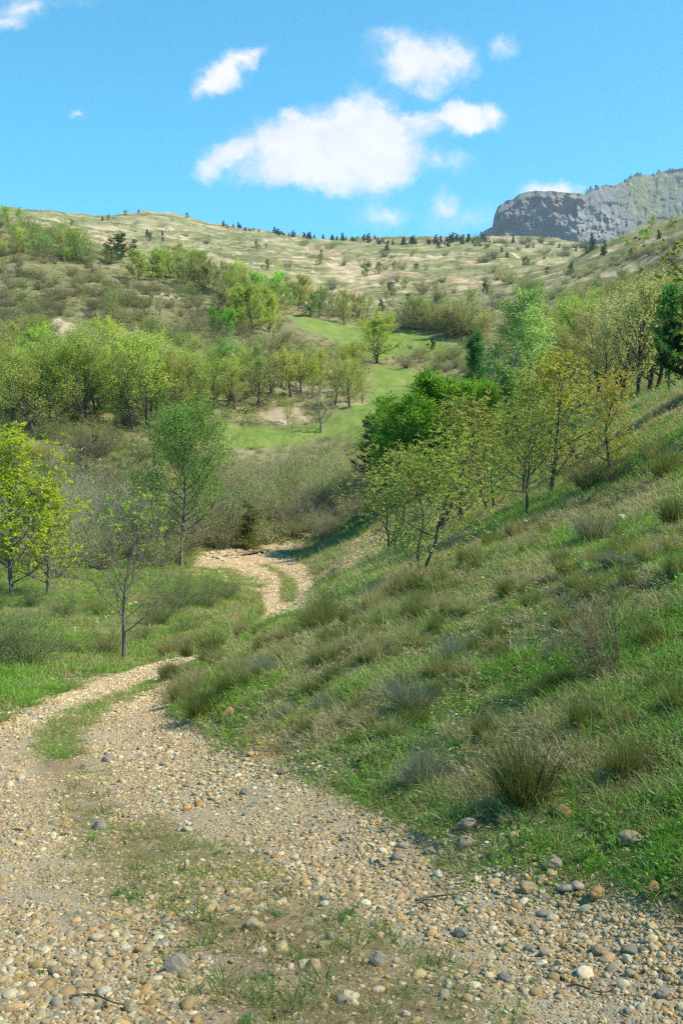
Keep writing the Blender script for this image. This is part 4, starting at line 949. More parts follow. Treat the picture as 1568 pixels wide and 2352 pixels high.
plant('willow', 1350, 1128, 88, 'brown-green thorny bush under the golden oaks', 'bush', 'thorn_bush', leaf=(0.245, 0.193, 0.070), wide=1.25, bark=(.13, .09, .07))
plant('willow', 1420, 1110, 62, 'smaller brown-green thorn bush to the right of the other', 'bush', 'thorn_bush', leaf=(0.228, 0.193, 0.070), wide=1.2, var=1, bark=(.13, .09, .07))
PR['rose'] = [bush(161, N=26, Rd=.35, nl=2, ls=.022, asp=.5, spread=.02, tw=8, r=.0055)]
plant('rose', 1415, 1545, 265, 'tall arching dog rose with reddish bare stems', 'shrub', 'rose_shrub', leaf=(0.210, 0.263, 0.158), bark=(.15, .09, .08), tilt=(0, -.30), rz=0)
plant('rose', 1360, 1560, 150, 'lower dog rose shoot left of the tall one', 'shrub', 'rose_shrub', leaf=(0.210, 0.263, 0.158), bark=(.16, .10, .085), tilt=(0, -.2), rz=1)

# --- broom and lavender clumps on the bank
OG = (.135, .155, .05); SG = (.28, .25, .135); LV = (.20, .21, .175); DG = (.085, .105, .035)
BR = [(455, 1655, 118, OG), (412, 1618, 88, SG), (520, 1600, 80, OG), (560, 1545, 62, SG), (600, 1500, 60, OG), (655, 1480, 62, SG), (705, 1450, 66, OG), (752, 1415, 72, OG), (800, 1440, 84, OG), (850, 1405, 80, SG),
      (770, 1345, 52, OG), (905, 1375, 86, SG), (955, 1365, 76, OG), (1010, 1350, 66, OG), (760, 1580, 74, OG), (862, 1520, 78, SG), (1000, 1455, 64, OG), (1065, 1300, 60, OG), (1120, 1262, 72, OG), (1180, 1235, 56, SG),
      (1205, 1862, 205, DG), (1060, 1560, 70, SG), (1240, 1600, 80, OG), (1330, 1690, 120, OG), (1440, 1780, 130, OG), (1545, 1205, 85, DG), (1530, 1100, 100, OG), (1490, 1060, 70, SG), (1545, 1330, 90, OG), (1480, 1285, 66, SG),
      (500, 1530, 60, SG), (700, 1700, 64, OG), (930, 1430, 60, OG), (1290, 1450, 74, OG), (1160, 1360, 62, OG), (380, 1560, 56, SG), (1100, 1700, 90, OG), (730, 1520, 60, SG), (820, 1650, 70, OG),
      (1250, 1230, 50, OG), (1500, 1480, 80, OG), (1550, 1640, 110, OG), (1000, 1600, 60, OG)]
wf = lambda u, v: 'near the bottom of the bank' if v > 1600 else ('on the middle of the bank' if v > 1400 else 'high on the bank')
for g_, f_ in (('near the foot of the bank', lambda v: v > 1590), ('halfway up the bank', lambda v: 1400 < v <= 1590), ('along the top of the bank', lambda v: v <= 1400)):
    row = sorted([b for b in BR if f_(b[1])])
    for i, (u, v, h, c) in enumerate(row):
        nm = {OG: 'olive green', SG: 'straw-tipped', DG: 'dark green'}[c]
        plant('broom', u, v, h, f"{nm} broom clump {g_}, {ordinal(i + 1)} broom from the left", 'broom bush', 'broom_clump', leaf=c, var=i, wide=1.05, group='broom clumps on the bank', tilt=(random.Random(u).uniform(-.15, .15), random.Random(v).uniform(-.35, -.05)))
for k_, (poly_, n_, hr_, ph_) in enumerate((([(380, 1500), (520, 1480), (620, 1440), (640, 1500), (560, 1600), (420, 1640), (375, 1600)], 22, (38, 80), 'on the low spur inside the track bend'), ([(640, 1462), (790, 1392), (1000, 1330), (1080, 1420), (900, 1520), (660, 1560)], 34, (36, 72), 'in the dense belt above the track bend'),
        ([(1050, 1260), (1250, 1230), (1568, 1260), (1568, 1450), (1250, 1450), (1080, 1400)], 26, (34, 66), 'on the upper grass of the bank'), ([(650, 1560), (1100, 1460), (1568, 1460), (1568, 1750), (1250, 1800), (760, 1720)], 34, (34, 76), 'on the lower grass of the bank'))):
    rn_ = random.Random(900 + k_)
    for i, (u, v) in enumerate(scatter(poly_, n_, 910 + k_, 16)):
        c = rn_.choice((OG, SG, OG, (.24, .25, .12)))
        plant(rn_.choice(('broom', 'broom', 'tuft')), u, v, rn_.uniform(*hr_), f"small broom tussock {ph_}, {ordinal(i + 1)} from the left", 'broom bush', 'broom_tussock', leaf=c, var=i, wide=rn_.uniform(.9, 1.5), group='small broom tussocks', tilt=(rn_.uniform(-.25, .25), rn_.uniform(-.5, .1)))
for i, (u, v, h, wd, lab) in enumerate([(940, 1640, 98, 1.2, 'grey-blue lavender clump beside a small white stone'), (965, 1808, 138, .9, 'tall grey-blue lavender above the gravel edge'), (602, 1558, 74, .9, 'small lavender near the upper stony gap'), (1040, 1520, 78, .9, 'blue-grey lavender with green base behind the brooms'),
        (1365, 1240, 92, 1.2, 'large lavender with pale dry tops high on the bank'), (1290, 1500, 74, 1.1, 'purplish lavender below the dog rose'), (1400, 1305, 60, 1.1, 'grey lavender below the large pale-topped one'), (740, 1640, 60, 1.0, 'low lavender above the track gravel'), (1460, 1300, 40, 1.3, 'flat blue-grey lavender near the right edge'), (655, 1665, 54, 1.1, 'lavender beside the ochre boulder')]):
    plant('lav', u, v, h, lab, 'lavender', 'lavender_clump', leaf=LV if i != 4 else (.17, .165, .13), var=i, wide=wd)

# ------------------------------------------------------------------ scattered stuff: instanced pebbles and grass
def instancer(name, protos, pts, rot, scl, idx, tint, kind='stuff', **props):
    coll = bpy.data.collections.new(name + '_sources')
    for i, m in enumerate(protos):
        ob = bpy.data.objects.new(f"{name}_source_{i:02d}", m); coll.objects.link(ob)
    me = bpy.data.meshes.new(name); me.vertices.add(len(pts)); me.vertices.foreach_set('co', np.asarray(pts, np.float32).ravel())
    for nm, ty, dat in (('rot', 'FLOAT_VECTOR', rot), ('scl', 'FLOAT_VECTOR', scl)):
        a_ = me.attributes.new(nm, ty, 'POINT'); a_.data.foreach_set('vector', np.asarray(dat, np.float32).ravel())
    a_ = me.attributes.new('idx', 'INT', 'POINT'); a_.data.foreach_set('value', np.asarray(idx, np.int32))
    a_ = me.attributes.new('tint', 'FLOAT_COLOR', 'POINT'); a_.data.foreach_set('color', np.concatenate([tint, np.ones((len(tint), 1))], 1).astype(np.float32).ravel())
    ng = bpy.data.node_groups.new(name, 'GeometryNodeTree')
    ng.interface.new_socket('Geometry', in_out='INPUT', socket_type='NodeSocketGeometry'); ng.interface.new_socket('Geometry', in_out='OUTPUT', socket_type='NodeSocketGeometry')
    N = ng.nodes; gi = N.new('NodeGroupInput'); go = N.new('NodeGroupOutput'); ci = N.new('GeometryNodeCollectionInfo'); ci.inputs[0].default_value = coll
    ci.inputs['Separate Children'].default_value = True; ci.inputs['Reset Children'].default_value = True
    ip = N.new('GeometryNodeInstanceOnPoints'); ip.inputs['Pick Instance'].default_value = True
    def na(nm, ty):
        x = N.new('GeometryNodeInputNamedAttribute'); x.data_type = ty; x.inputs[0].default_value = nm; return x.outputs[0]
    L = ng.links
    L.new(gi.outputs[0], ip.inputs['Points']); L.new(ci.outputs[0], ip.inputs['Instance']); L.new(na('idx', 'INT'), ip.inputs['Instance Index'])
    L.new(na('rot', 'FLOAT_VECTOR'), ip.inputs['Rotation']); L.new(na('scl', 'FLOAT_VECTOR'), ip.inputs['Scale']); L.new(ip.outputs[0], go.inputs[0])
    ob = link(name, me, kind=kind, **props); md = ob.modifiers.new('scatter', 'NODES'); md.node_group = ng
    return ob

G = np.random.default_rng(7)
def samp(n, amin, amax, y0, y1, pw):
    """random ground points between distances y0 and y1; area density falls as y^-pw"""
    k = 2 - pw; u = G.random(n); y = (y0 ** k + u * (y1 ** k - y0 ** k)) ** (1 / k) if abs(k) > 1e-6 else y0 * (y1 / y0) ** u
    return G.uniform(amin, amax, n) * y, y
STC = np.array([c for _, c in STONE])
# pebbles on the track, its verge and the scree patches
x, y = samp(680000, -.64, .64, 2.3, 16, 1.15)
mk = mlook(x, y)
patch = fbm(x * 1.6, y * 1.6, 3, 501)
verge = mk['verge']
pn = fbm(x * 5, y * 5, 2, 503)
pr = mk['gravel'] * (1 - .75 * mk['strip']) * (1 - .88 * mk['mid'] * np.clip((patch - .36) * 8, 0, 1)) * np.clip((pn - .28) * 4, .30, 1) + .5 * mk['scree'] + .45 * verge * (1 - mk['gravel']) + .05 * (patch > .55)
pr = np.maximum(pr, .03)
keep = G.random(len(x)) < pr; x, y = x[keep], y[keep]; k1_ = keep
x2, y2 = samp(420000, -.25, .37, 16, 75, 1.3); m2 = mlook(x2, y2)
keep = G.random(len(x2)) < np.maximum(m2['gravel'] * (1 - .8 * m2['strip']), m2['scree'] * .8) ; x2, y2 = x2[keep], y2[keep]; k2_ = keep
x = np.concatenate([x, x2]); y = np.concatenate([y, y2])
sz = np.exp(G.normal(math.log(.0060), .56, len(x))) * np.clip(.75 + y / 22, 1, 4.5)
sz = sz * np.concatenate([np.clip(.55 + 1.1 * (fbm(x[:len(x) - len(x2)] * 1.3, y[:len(x) - len(x2)] * 1.3, 3, 505) - .15), .6, 1.35), np.ones(len(x2))])
sz = np.clip(sz, .0035, .034 + y * .0010)
z = ground_z(x, y) + sz * .12
print('pebbles', len(x))
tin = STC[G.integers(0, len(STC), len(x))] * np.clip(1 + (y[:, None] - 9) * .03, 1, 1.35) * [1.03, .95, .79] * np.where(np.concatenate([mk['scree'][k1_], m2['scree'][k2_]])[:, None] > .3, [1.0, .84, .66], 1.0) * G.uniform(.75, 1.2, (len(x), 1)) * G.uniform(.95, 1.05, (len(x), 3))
ang = np.stack([G.normal(0, .25, len(x)), G.normal(0, .25, len(x)), G.uniform(0, 6.28, len(x))], -1)
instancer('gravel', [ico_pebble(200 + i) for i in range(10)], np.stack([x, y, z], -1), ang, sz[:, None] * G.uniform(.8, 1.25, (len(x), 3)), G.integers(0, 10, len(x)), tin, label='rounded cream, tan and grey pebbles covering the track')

def tuft_mesh(seed, N=16, Lm=.13, wd=.0022, spread=.035, lean=.5, dry=.2):
    rnd = random.Random(seed); g = np.random.default_rng(seed); V = []; Q = []; vv = []; n = 0
    for i in range(N):
        th = rnd.uniform(0, 6.28); L = Lm * rnd.uniform(.45, 1.15); r = spread * math.sqrt(rnd.random()); p = np.array([math.cos(th) * r, math.sin(th) * r, -.01])
        ln = lean * rnd.uniform(.15, 1.2); d = unit(np.array([math.cos(th + rnd.gauss(0, .5)) * ln, math.sin(th + rnd.gauss(0, .5)) * ln, 1])); isdry = rnd.random() < dry
        s = unit(np.cross(d, [rnd.gauss(0, 1), rnd.gauss(0, 1), .2])); c = rnd.uniform(.86, 1.) if isdry else rnd.uniform(0, .78)
        out = np.array([d[0], d[1], 0]) * rnd.uniform(.3, 1.1) * (1.6 if isdry else 1); segs = 4
        for q in range(segs + 1):
            wq = wd * (1 - (q / segs) ** 1.5 * .92) * (.8 if isdry else 1); V += [p - s * wq, p + s * wq]; vv += [c, c]
            if q: Q.append((n - 2, n - 1, n + 1, n))
            n += 2; d = unit(d + out * .35 + [0, 0, -.10 * q * (1.8 if isdry else 1)]); p = p + d * L / segs
    return mesh_from('tuft', V, quads=np.array(Q), attrs=[('v', 'POINT', 'FLOAT', vv)], smooth=False, mats=[BLADE])
def forb_mesh(seed, n=26, r=.06, ls=.018):
    g = np.random.default_rng(seed); mb = MB()
    for _ in range(n):
        e = r * math.sqrt(g.random()); th = g.uniform(0, 6.28); h = g.uniform(.005, .06) * (1.2 - e / r)
        mb.leaf(np.array([math.cos(th) * e, math.sin(th) * e, h]), np.array([math.cos(th), math.sin(th), g.uniform(-.1, .8)]), ls * g.uniform(.6, 1.4), .55)
    return mb.leafmesh('forb', BLADE, seed, 0, .8, .06)
TM = [tuft_mesh(300 + i, 20, .085, .0019, .05, .8, .14) for i in range(4)] + [tuft_mesh(310 + i, 18, .13, .0019, .06, 1.3, .6) for i in range(2)] + [tuft_mesh(320 + i, 24, .05, .0024, .06, 1.4, .10) for i in range(2)] + [forb_mesh(330 + i) for i in range(3)] + [tuft_mesh(340, 16, .15, .0022, .035, .55, .10)]
# grass on the bank and verge
x, y = samp(300000, -.60, .88, 2.6, 26, 1.25); m = mlook(x, y)
x2, y2 = samp(118000, -.55, .55, 26, 115, 1.5); m2 = mlook(x2, y2)
x = np.concatenate([x, x2]); y = np.concatenate([y, y2]); m = {k: np.concatenate([m[k], m2[k]]) for k in m}
ng = fbm(x * 1.1, y * 1.1, 4, 400)
dens = (1 - m['gravel']) * np.clip((ng - .37) * 5, .07, 1) * (1 - .9 * m['scree']) * (1 - .5 * m['bare']) + m['gravel'] * m['strip'] * .9 + m['gravel'] * m['mid'] * .9 * np.clip((ng - .40) * 8, 0, 1)
dens = dens * np.where(m['meadow'] > .5, .5, 1)
keep = G.random(len(x)) < dens; x, y, ng = x[keep], y[keep], ng[keep]; m = {k: m[k][keep] for k in m}
hue = fbm(x * .9 + 9, y * .9, 4, 411) * .7 + fbm(x * 4, y * 4, 2, 412) * .3 + G.normal(0, .10, len(x)) + .015; hue -= np.where((x < -.12 * y + .2) & (y > 8) & (y < 60), .12, 0) + .10 * np.clip((x - 1.2) / 2, 0, 1) * (y < 9)
lushc = np.array([.085, .175, .022]); mc = np.array([.150, .172, .048]); dryc = np.array([.235, .20, .105])
tt = np.clip((hue - .36) / .30, 0, 1)[:, None]
tin = np.where(tt < .5, lushc + (mc - lushc) * tt * 2, mc + (dryc - mc) * (tt - .5) * 2)
tin = tin * 1.85 * np.where((x < -.05 * y)[:, None], [1.08, 1.0, .9], 1.0)
tin = np.where(m['meadow'][:, None] > .5, np.array([.19, .26, .05]), tin) * G.uniform(.75, 1.25, (len(x), 1))
sc = np.clip(.8 + y / 20, .9, 3.2) * G.uniform(.6, 1.35, len(x)) * np.where(m['gravel'] > .5, np.where(m['strip'] > .4, .8, .5), 1) * np.where(m['meadow'] > .5, .5, 1)
edge = m['verge']; sc = sc * (1 - .45 * edge)
# dry tufts cluster where the hue is dry
idx = G.choice(12, len(x), p=[.085, .085, .085, .085, .08, .08, .09, .09, .08, .08, .08, .08]); idx = np.where((tt[:, 0] > .6) & (G.random(len(x)) < .5), G.integers(4, 6, len(x)), idx)
idx = np.where((tt[:, 0] < .35) & (idx >= 4) & (idx < 6), 0, idx)
print('grass', len(x))
instancer('grass', TM, np.stack([x, y, ground_z(x, y)], -1), np.stack([G.normal(0, .15, len(x)), G.normal(0, .15, len(x)), G.uniform(0, 6.28, len(x))], -1), np.repeat(sc[:, None], 3, 1), idx, tin, label='green and straw coloured grass on the bank, verge and meadow')

# dead leaves and bits of straw lying on the bank
x, y = samp(95000, -.60, .80, 2.8, 24, 1.3); m = mlook(x, y)
keep = G.random(len(x)) < (1 - .93 * m['gravel']) * np.clip((fbm(x * 1.7, y * 1.7, 3, 520) - .35) * 4, .1, 1) * .8; x, y = x[keep], y[keep]
def litter_mesh(seed):
    g = np.random.default_rng(seed); mb = MB()
    for _ in range(7):
        mb.leaf(np.array([*g.normal(0, .05, 2), g.uniform(.004, .03)]), np.array([*g.normal(0, 1, 2), g.normal(0, .25)]), g.uniform(.012, .032), g.choice([.5, .35, .08]))
    return mb.leafmesh('litter', BLADE, seed, 0, .8, .06)
k_ = len(x); tin = np.array([(.22, .12, .06), (.27, .19, .11), (.14, .09, .05), (.30, .24, .16)])[G.integers(0, 4, k_)] * G.uniform(.7, 1.2, (k_, 1))
instancer('leaf_litter', [litter_mesh(530 + i) for i in range(4)], np.stack([x, y, ground_z(x, y)], -1), np.stack([G.normal(0, .2, k_), G.normal(0, .2, k_), G.uniform(0, 6.28, k_)], -1), np.repeat(G.uniform(.7, 1.3, (k_, 1)) * np.clip(.8 + y[:, None] / 24, 1, 2), 3, 1), G.integers(0, 4, k_), tin, label='dead oak leaves and straw lying on the bank')
# low scrub, heath and coarse grass on the hillsides
x, y = samp(78000, -.56, .56, 60, 1100, 1.75); m = mlook(x, y)
z_ = ground_z(x, y)
keep = (G.random(len(x)) < np.clip((fbm(x * .03, y * .03, 4, 541) - .30) * 4, .12, 1) * np.where(y > 300, .20, 1)) & (m['meadow'] < .15) & (m['scree'] < .2) & (m['bare'] + m['farbare'] < .35); x, y, z_ = x[keep], y[keep], z_[keep]
def scrub_mesh(seed, n=70):
    g = np.random.default_rng(seed); mb = MB()
    for _ in range(n):
        d = unit(g.normal(0, 1, 3) * [1, 1, .7] + [0, 0, .3]); d[2] = abs(d[2]); r = g.random() ** .4
        mb.leaf(d * [.6, .6, .75] * r, d * .5 + g.normal(0, .6, 3), g.uniform(.16, .34), .35)
    return mb.leafmesh('scrub', BLADE, seed, 0, .8, .03)
k_ = len(x); pal = np.array([(.20, .21, .065), (.28, .25, .10), (.36, .30, .17), (.16, .18, .055), (.28, .22, .15), (.24, .28, .07)])
tin = pal[G.integers(0, 6, k_)] * G.uniform(.7, 1.2, (k_, 1)); hs_ = np.exp(G.normal(math.log(.55), .4, k_)) * np.clip(.7 + y / 450, .8, 2.2)
print('scrub', k_)
instancer('scrub', [scrub_mesh(550 + i) for i in range(5)], np.stack([x, y, z_ - .05], -1), np.stack([k_ * [0.], k_ * [0.], G.uniform(0, 6.28, k_)], -1), np.stack([hs_ * G.uniform(1, 1.6, k_), hs_ * G.uniform(1, 1.6, k_), hs_], -1), G.integers(0, 5, k_), tin, label='low heath and coarse scrub covering the hillsides')

# ------------------------------------------------------------------ stones one can point to
RM = [rock_mesh(400 + i, .62, a) for i, a in enumerate((.9, .1, .6, .9, .15, .5))]
for r_ in RM: r_.materials.append(ROCK)
TANR = (.34, .25, .14); GRYR = (.25, .21, .15); WHT = (.48, .41, .29); OCH = (.34, .20, .08); BLU = (.23, .205, .16)
ROCKS = [(410, 2232, 86, 0, GRYR, 'largest angular grey rock on the track'), (428, 2000, 26, 1, (.58, .47, .26), 'upright egg-shaped yellow pebble on the grassy strip'), (868, 2212, 54, 2, BLU, 'flat blue-grey slab on the track middle'),
         (1158, 2250, 44, 4, BLU, 'dark oval blue-grey stone on the track'), (190, 2270, 54, 2, TANR, 'flat grey-tan stone left of the largest rock'), (470, 2278, 44, 0, TANR, 'brownish block right of the largest rock'), (130, 2232, 44, 4, TANR, 'tan stone behind a small green rosette'),
         (580, 2135, 56, 2, TANR, 'flat tan slab among the strip weeds'), (600, 2190, 34, 4, WHT, 'pale rounded stone below the tan slab'), (720, 2222, 52, 2, TANR, 'long tan stone on the bare dirt'), (1070, 1922, 62, 0, GRYR, 'broken grey-brown rock in the bank grass'),
         (1068, 1950, 50, 3, GRYR, 'lower half of the broken rock pair'), (985, 1960, 36, 3, GRYR, 'dark pointed stone left of the broken rock'), (1268, 2000, 62, 3, GRYR, 'pointed grey stone at the bank foot'), (1370, 2055, 52, 4, OCH, 'ochre stone at the gravel edge'),
         (1498, 2052, 56, 0, OCH, 'ochre rock near the right edge'), (1210, 2045, 52, 2, TANR, 'tan block at the foot of the grass'), (1450, 1935, 66, 4, TANR, 'flat tan rock in the grass right of the pointed one'), (1290, 1878, 60, 4, OCH, 'yellow-brown rock half hidden in the bank grass'), (1420, 1875, 34, 3, OCH, 'small brown rock right of the yellow-brown one'),
         (525, 1655, 52, 0, OCH, 'ochre boulder at the foot of the straw broom'), (650, 1778, 36, 4, (.22, .17, .11), 'dark brown stone on the gravel rim'), (565, 1825, 34, 4, BLU, 'bluish stone in the gravel below the ochre boulder'), (680, 1672, 30, 0, TANR, 'tan stone above the gravel rim'), (912, 1972, 40, 4, BLU, 'smooth pale blue-grey stone at the gravel edge'),
         (870, 1580, 26, 3, WHT, 'small white stone beside the lavender'), (1430, 1196, 36, 3, WHT, 'bright white rock high on the bank'), (1345, 1305, 26, 2, WHT, 'pale stone below the large lavender'), (745, 2080, 26, 1, WHT, 'pale cobble beside the plantain'), (1005, 2012, 32, 4, WHT, 'rounded cream stone at the bank foot'),
         (1268, 2105, 34, 4, WHT, 'cream cobble in the right-hand gravel'), (1375, 2190, 46, 4, TANR, 'flat tan cobble in the right-hand gravel'), (1440, 2205, 38, 0, WHT, 'angular cream stone in the right-hand gravel'), (1180, 2120, 30, 4, TANR, 'small tan cobble in the wheel track'), (1060, 2148, 44, 2, BLU, 'flat grey stone in the wheel track'),
         (1030, 2262, 30, 4, WHT, 'white pebble left of the dark oval stone'), (1290, 2285, 34, 4, TANR, 'tan stone near the bottom right'), (1520, 2290, 44, 4, BLU, 'grey-blue stone near the bottom right corner'), (1440, 2330, 30, 2, BLU, 'slate-blue stone at the bottom edge on the right'), (50, 1790, 24, 4, WHT, 'pale cobble in the left wheel rut'),
         (250, 1748, 34, 2, BLU, 'flat grey slab below the grass strip'), (230, 1905, 44, 2, BLU, 'long grey slab in the upper track'), (330, 1735, 24, 4, WHT, 'cream cobble in the right wheel rut'), (240, 2280, 40, 4, WHT, 'cream stone in the bottom left group'), (300, 2320, 50, 4, TANR, 'large tan cobble at the bottom left'),
         (165, 2195, 30, 0, WHT, 'chalky stone in the left gravel'), (285, 2188, 36, 4, WHT, 'pale cobble in the left wheel track'), (930, 2330, 28, 4, WHT, 'white pebble at the bottom edge'), (700, 2300, 34, 4, BLU, 'grey cobble near the bottom middle'), (860, 2120, 26, 4, BLU, 'small grey stone right of the plantain')]
for i, (u, v, w_, k, c, lab) in enumerate(ROCKS):
    p = at(u, v); s = w_ / F * p[1] * .5; zz = float(ground_z(p[0], p[1]))
    o_ = link('stone' if w_ < 44 else 'rock', RM[k]); o_.color = (*c, 1); rr = random.Random(i)
    o_.location = (p[0], p[1], zz + s * (.25 if i != 1 else .7)); o_.scale = (s, s, s * 1.05) if i != 1 else (s * .8, s * .8, s * 2.1); o_.rotation_euler = (rr.uniform(-.15, .15), rr.uniform(-.15, .15), rr.uniform(0, 6.28) if i else .6)
    o_['label'] = lab; o_['category'] = 'rock' if w_ >= 44 else 'stone'; o_['group'] = 'stones on the track and bank'
# pale cobbles round the stream crossing and the little washout
rnd = random.Random(12)
for tag_, poly, nn, sz_ in (('at the stream crossing', [(440, 1275), (560, 1262), (640, 1262), (620, 1275), (470, 1296), (440, 1295)], 34, (6, 13)), ('in the washout above the crossing', [(600, 1235), (700, 1215), (715, 1240), (640, 1262)], 20, (5, 10)), ('in the grassy gully left of the sapling', [(145, 1450), (200, 1435), (300, 1400), (310, 1385), (240, 1420), (180, 1450)], 18, (7, 16)), ('on the sloping scree below the little oaks', [(745, 1320), (800, 1260), (880, 1220), (900, 1240), (800, 1310)], 24, (4, 8))):
    for i, (u, v) in enumerate(scatter(poly, nn, nn, 4)):
        p = at(u, v); s = rnd.uniform(*sz_) / F * p[1] * .5
        o_ = link('cobble', rnd.choice(RM)); o_.color = (*rnd.choice((WHT, WHT, TANR)), 1); o_.location = (p[0], p[1], float(ground_z(p[0], p[1])) + s * .3); o_.scale = (s * 1.2, s, s); o_.rotation_euler = (0, 0, rnd.uniform(0, 6))
        o_['label'] = f"pale boulder {tag_}, {ordinal(i + 1)} from the left"; o_['category'] = 'boulder'; o_['group'] = 'pale boulders ' + tag_
# stream pool
WATER, t, o = material('stream_water')
pp = principled(t, o, (.30, .22, .14), .10, .5, t.noise(3, 3, .5, t.new('ShaderNodeNewGeometry').outputs['Position']), .15, .05)
wp = [at(u, v) for u, v in [(478, 1270), (520, 1266), (560, 1262), (600, 1264), (612, 1270), (580, 1276), (520, 1280), (485, 1279)]]
zz = np.percentile([ground_z(p[0], p[1]) for p in wp], 45) + .03
c_ = np.mean([p[:2] for p in wp], 0)
V = [(p[0], p[1], zz) for p in wp]
me = mesh_from('stream', V, faces=[tuple(range(len(V)))], mats=[WATER]); link('stream_water', me, kind='structure')

# ------------------------------------------------------------------ weeds on the track
def rosette(seed, n, L, asp):
    rnd = random.Random(seed); V = []; Q = []; vv = []; k = 0
    for i in range(n):
        th = 6.28 * i / n + rnd.uniform(-.3, .3); r = L * rnd.uniform(.7, 1.1); c = rnd.uniform(.2, .75); d = np.array([math.cos(th), math.sin(th), 0]); s = np.array([-d[1], d[0], 0])
        rise = rnd.uniform(.25, .7); fold = .12
        for q in range(6):
            f = q / 5; p = d * r * f + np.array([0, 0, r * (rise * f - .55 * f * f)]); wq = r * asp * math.sin(math.pi * min(.97, .08 + f * .92)) ** .8
            V += [p - s * wq + [0, 0, wq * fold * 3], p, p + s * wq + [0, 0, wq * fold * 3]]; vv += [c, c * .8, c]
            if q: Q += [(k - 3, k - 2, k + 1, k), (k - 2, k - 1, k + 2, k + 1)]
            k += 3
    return mesh_from('leaves', V, quads=np.array(Q), attrs=[('v', 'POINT', 'FLOAT', vv)], mats=[LEAF]), None, None
ROS = [rosette(500, 8, 1., .17), rosette(501, 6, 1., .20), rosette(502, 11, 1., .10)]
for i, (u, v, w_, k, lab) in enumerate([(800, 2100, 50, 0, 'largest plantain rosette in the middle of the track'), (790, 2112, 34, 1, 'plantain rosette touching the largest one'), (570, 2348, 52, 0, 'broad-leaved plantain at the bottom edge'), (97, 2232, 28, 1, 'dark green rosette beside the tan stone'), (275, 2055, 30, 0, 'green rosette on the left of the weedy strip'),
        (300, 2070, 30, 2, 'flat rosette right below the green one'), (420, 2070, 30, 2, 'fine-leaved rosette under the egg-shaped stone'), (213, 1935, 34, 2, 'spindly rosette in the upper strip'), (258, 1908, 20, 1, 'small rosette beside the long grey slab'), (150, 1830, 28, 2, 'rosette at the upper end of the strip'), (365, 1816, 22, 1, 'small dark rosette in the upper gravel'), (150, 1922, 30, 2, 'dandelion-like rosette left of the slab'),
        (640, 2110, 40, 2, 'feathery green weed above the flat tan slab'), (700, 2138, 30, 2, 'feathery weed right of the flat tan slab'), (345, 2215, 22, 1, 'single upright leaf cluster behind the largest rock'), (1225, 2262, 30, 2, 'spiky rosette near the bottom right'), (1070, 2085, 34, 2, 'green weed in the wheel track'), (860, 2148, 30, 2, 'low green weed at the strip edge'), (500, 1960, 30, 2, 'flat weed above the egg-shaped stone'), (590, 2250, 30, 2, 'spiky green weed right of the brownish block')]):
    p = at(u, v); s = w_ / F * p[1] * .55
    thing('weed_rosette', ROS[k], (p[0], p[1], float(ground_z(p[0], p[1])) + .008), s, lab, 'weed', leaf=(.11, .24, .05), group='weeds on the track')
WT = [tuft_mesh(340 + i, 26, .09, .0018, .035, .7, .08) for i in range(2)]
for m_ in WT: m_.materials.clear(); m_.materials.append(LEAF)
rnd = random.Random(77)
WEEDN = 0
for i, (u, v) in enumerate(scatter(PG['mid'][1:9] + [(1200, 2352), (560, 2352), (420, 2290), (380, 2200), (230, 2020), (120, 1850)], 90, 78, 20)):
    p = at(u, v); o_ = link('weed_tuft', rnd.choice(WT)); o_.color = (*rnd.choice(((.16, .24, .04), (.20, .22, .06), (.11, .22, .04))), 1)
    s = rnd.uniform(.6, 1.35); o_.scale = (s * 1.2, s * 1.2, s * rnd.uniform(.6, 1)); o_.location = (p[0], p[1], float(ground_z(p[0], p[1]))); o_.rotation_euler = (0, 0, rnd.uniform(0, 6))
    o_['label'] = f"small grass tuft on the track's weedy strip, {ordinal(i + 1)} from the left"; o_['category'] = 'grass tuft'; o_['group'] = 'grass tufts on the track'
# fallen twigs
TW = plain('dead_twig', (.13, .095, .065))
for (u1, v1, u2, v2, lab) in [(955, 2075, 1085, 2050, 'long dark twig lying across the wheel track'), (955, 2084, 1002, 2088, 'short twig below the long one'), (165, 2292, 330, 2318, 'thin twig at the bottom left'), (630, 2345, 690, 2325, 'short twig at the bottom middle'), (1300, 2268, 1400, 2285, 'thin twig in the right-hand gravel')]:
    a_, b_ = at(u1, v1), at(u2, v2); mb = MB(); n_ = 9; P = []
    for q in range(n_):
        f = q / (n_ - 1); x_ = a_[0] + (b_[0] - a_[0]) * f; y_ = a_[1] + (b_[1] - a_[1]) * f + math.sin(f * 7) * .02; P.append((x_ - a_[0], y_ - a_[1], float(ground_z(x_, y_)) + .014 + math.sin(f * 3.1) * .008))
    mb.tube(P, [.0048 * (1 - .6 * q / n_) for q in range(n_)], 5)
    mb.tube([P[4], np.array(P[4]) + [.03, .04, .012], np.array(P[4]) + [.07, .06, .006]], [.003, .002, .001], 4)
    o_ = link('fallen_twig', mb.mesh('twig', TW)); o_.location = (a_[0], a_[1], 0); o_['label'] = lab; o_['category'] = 'twig'
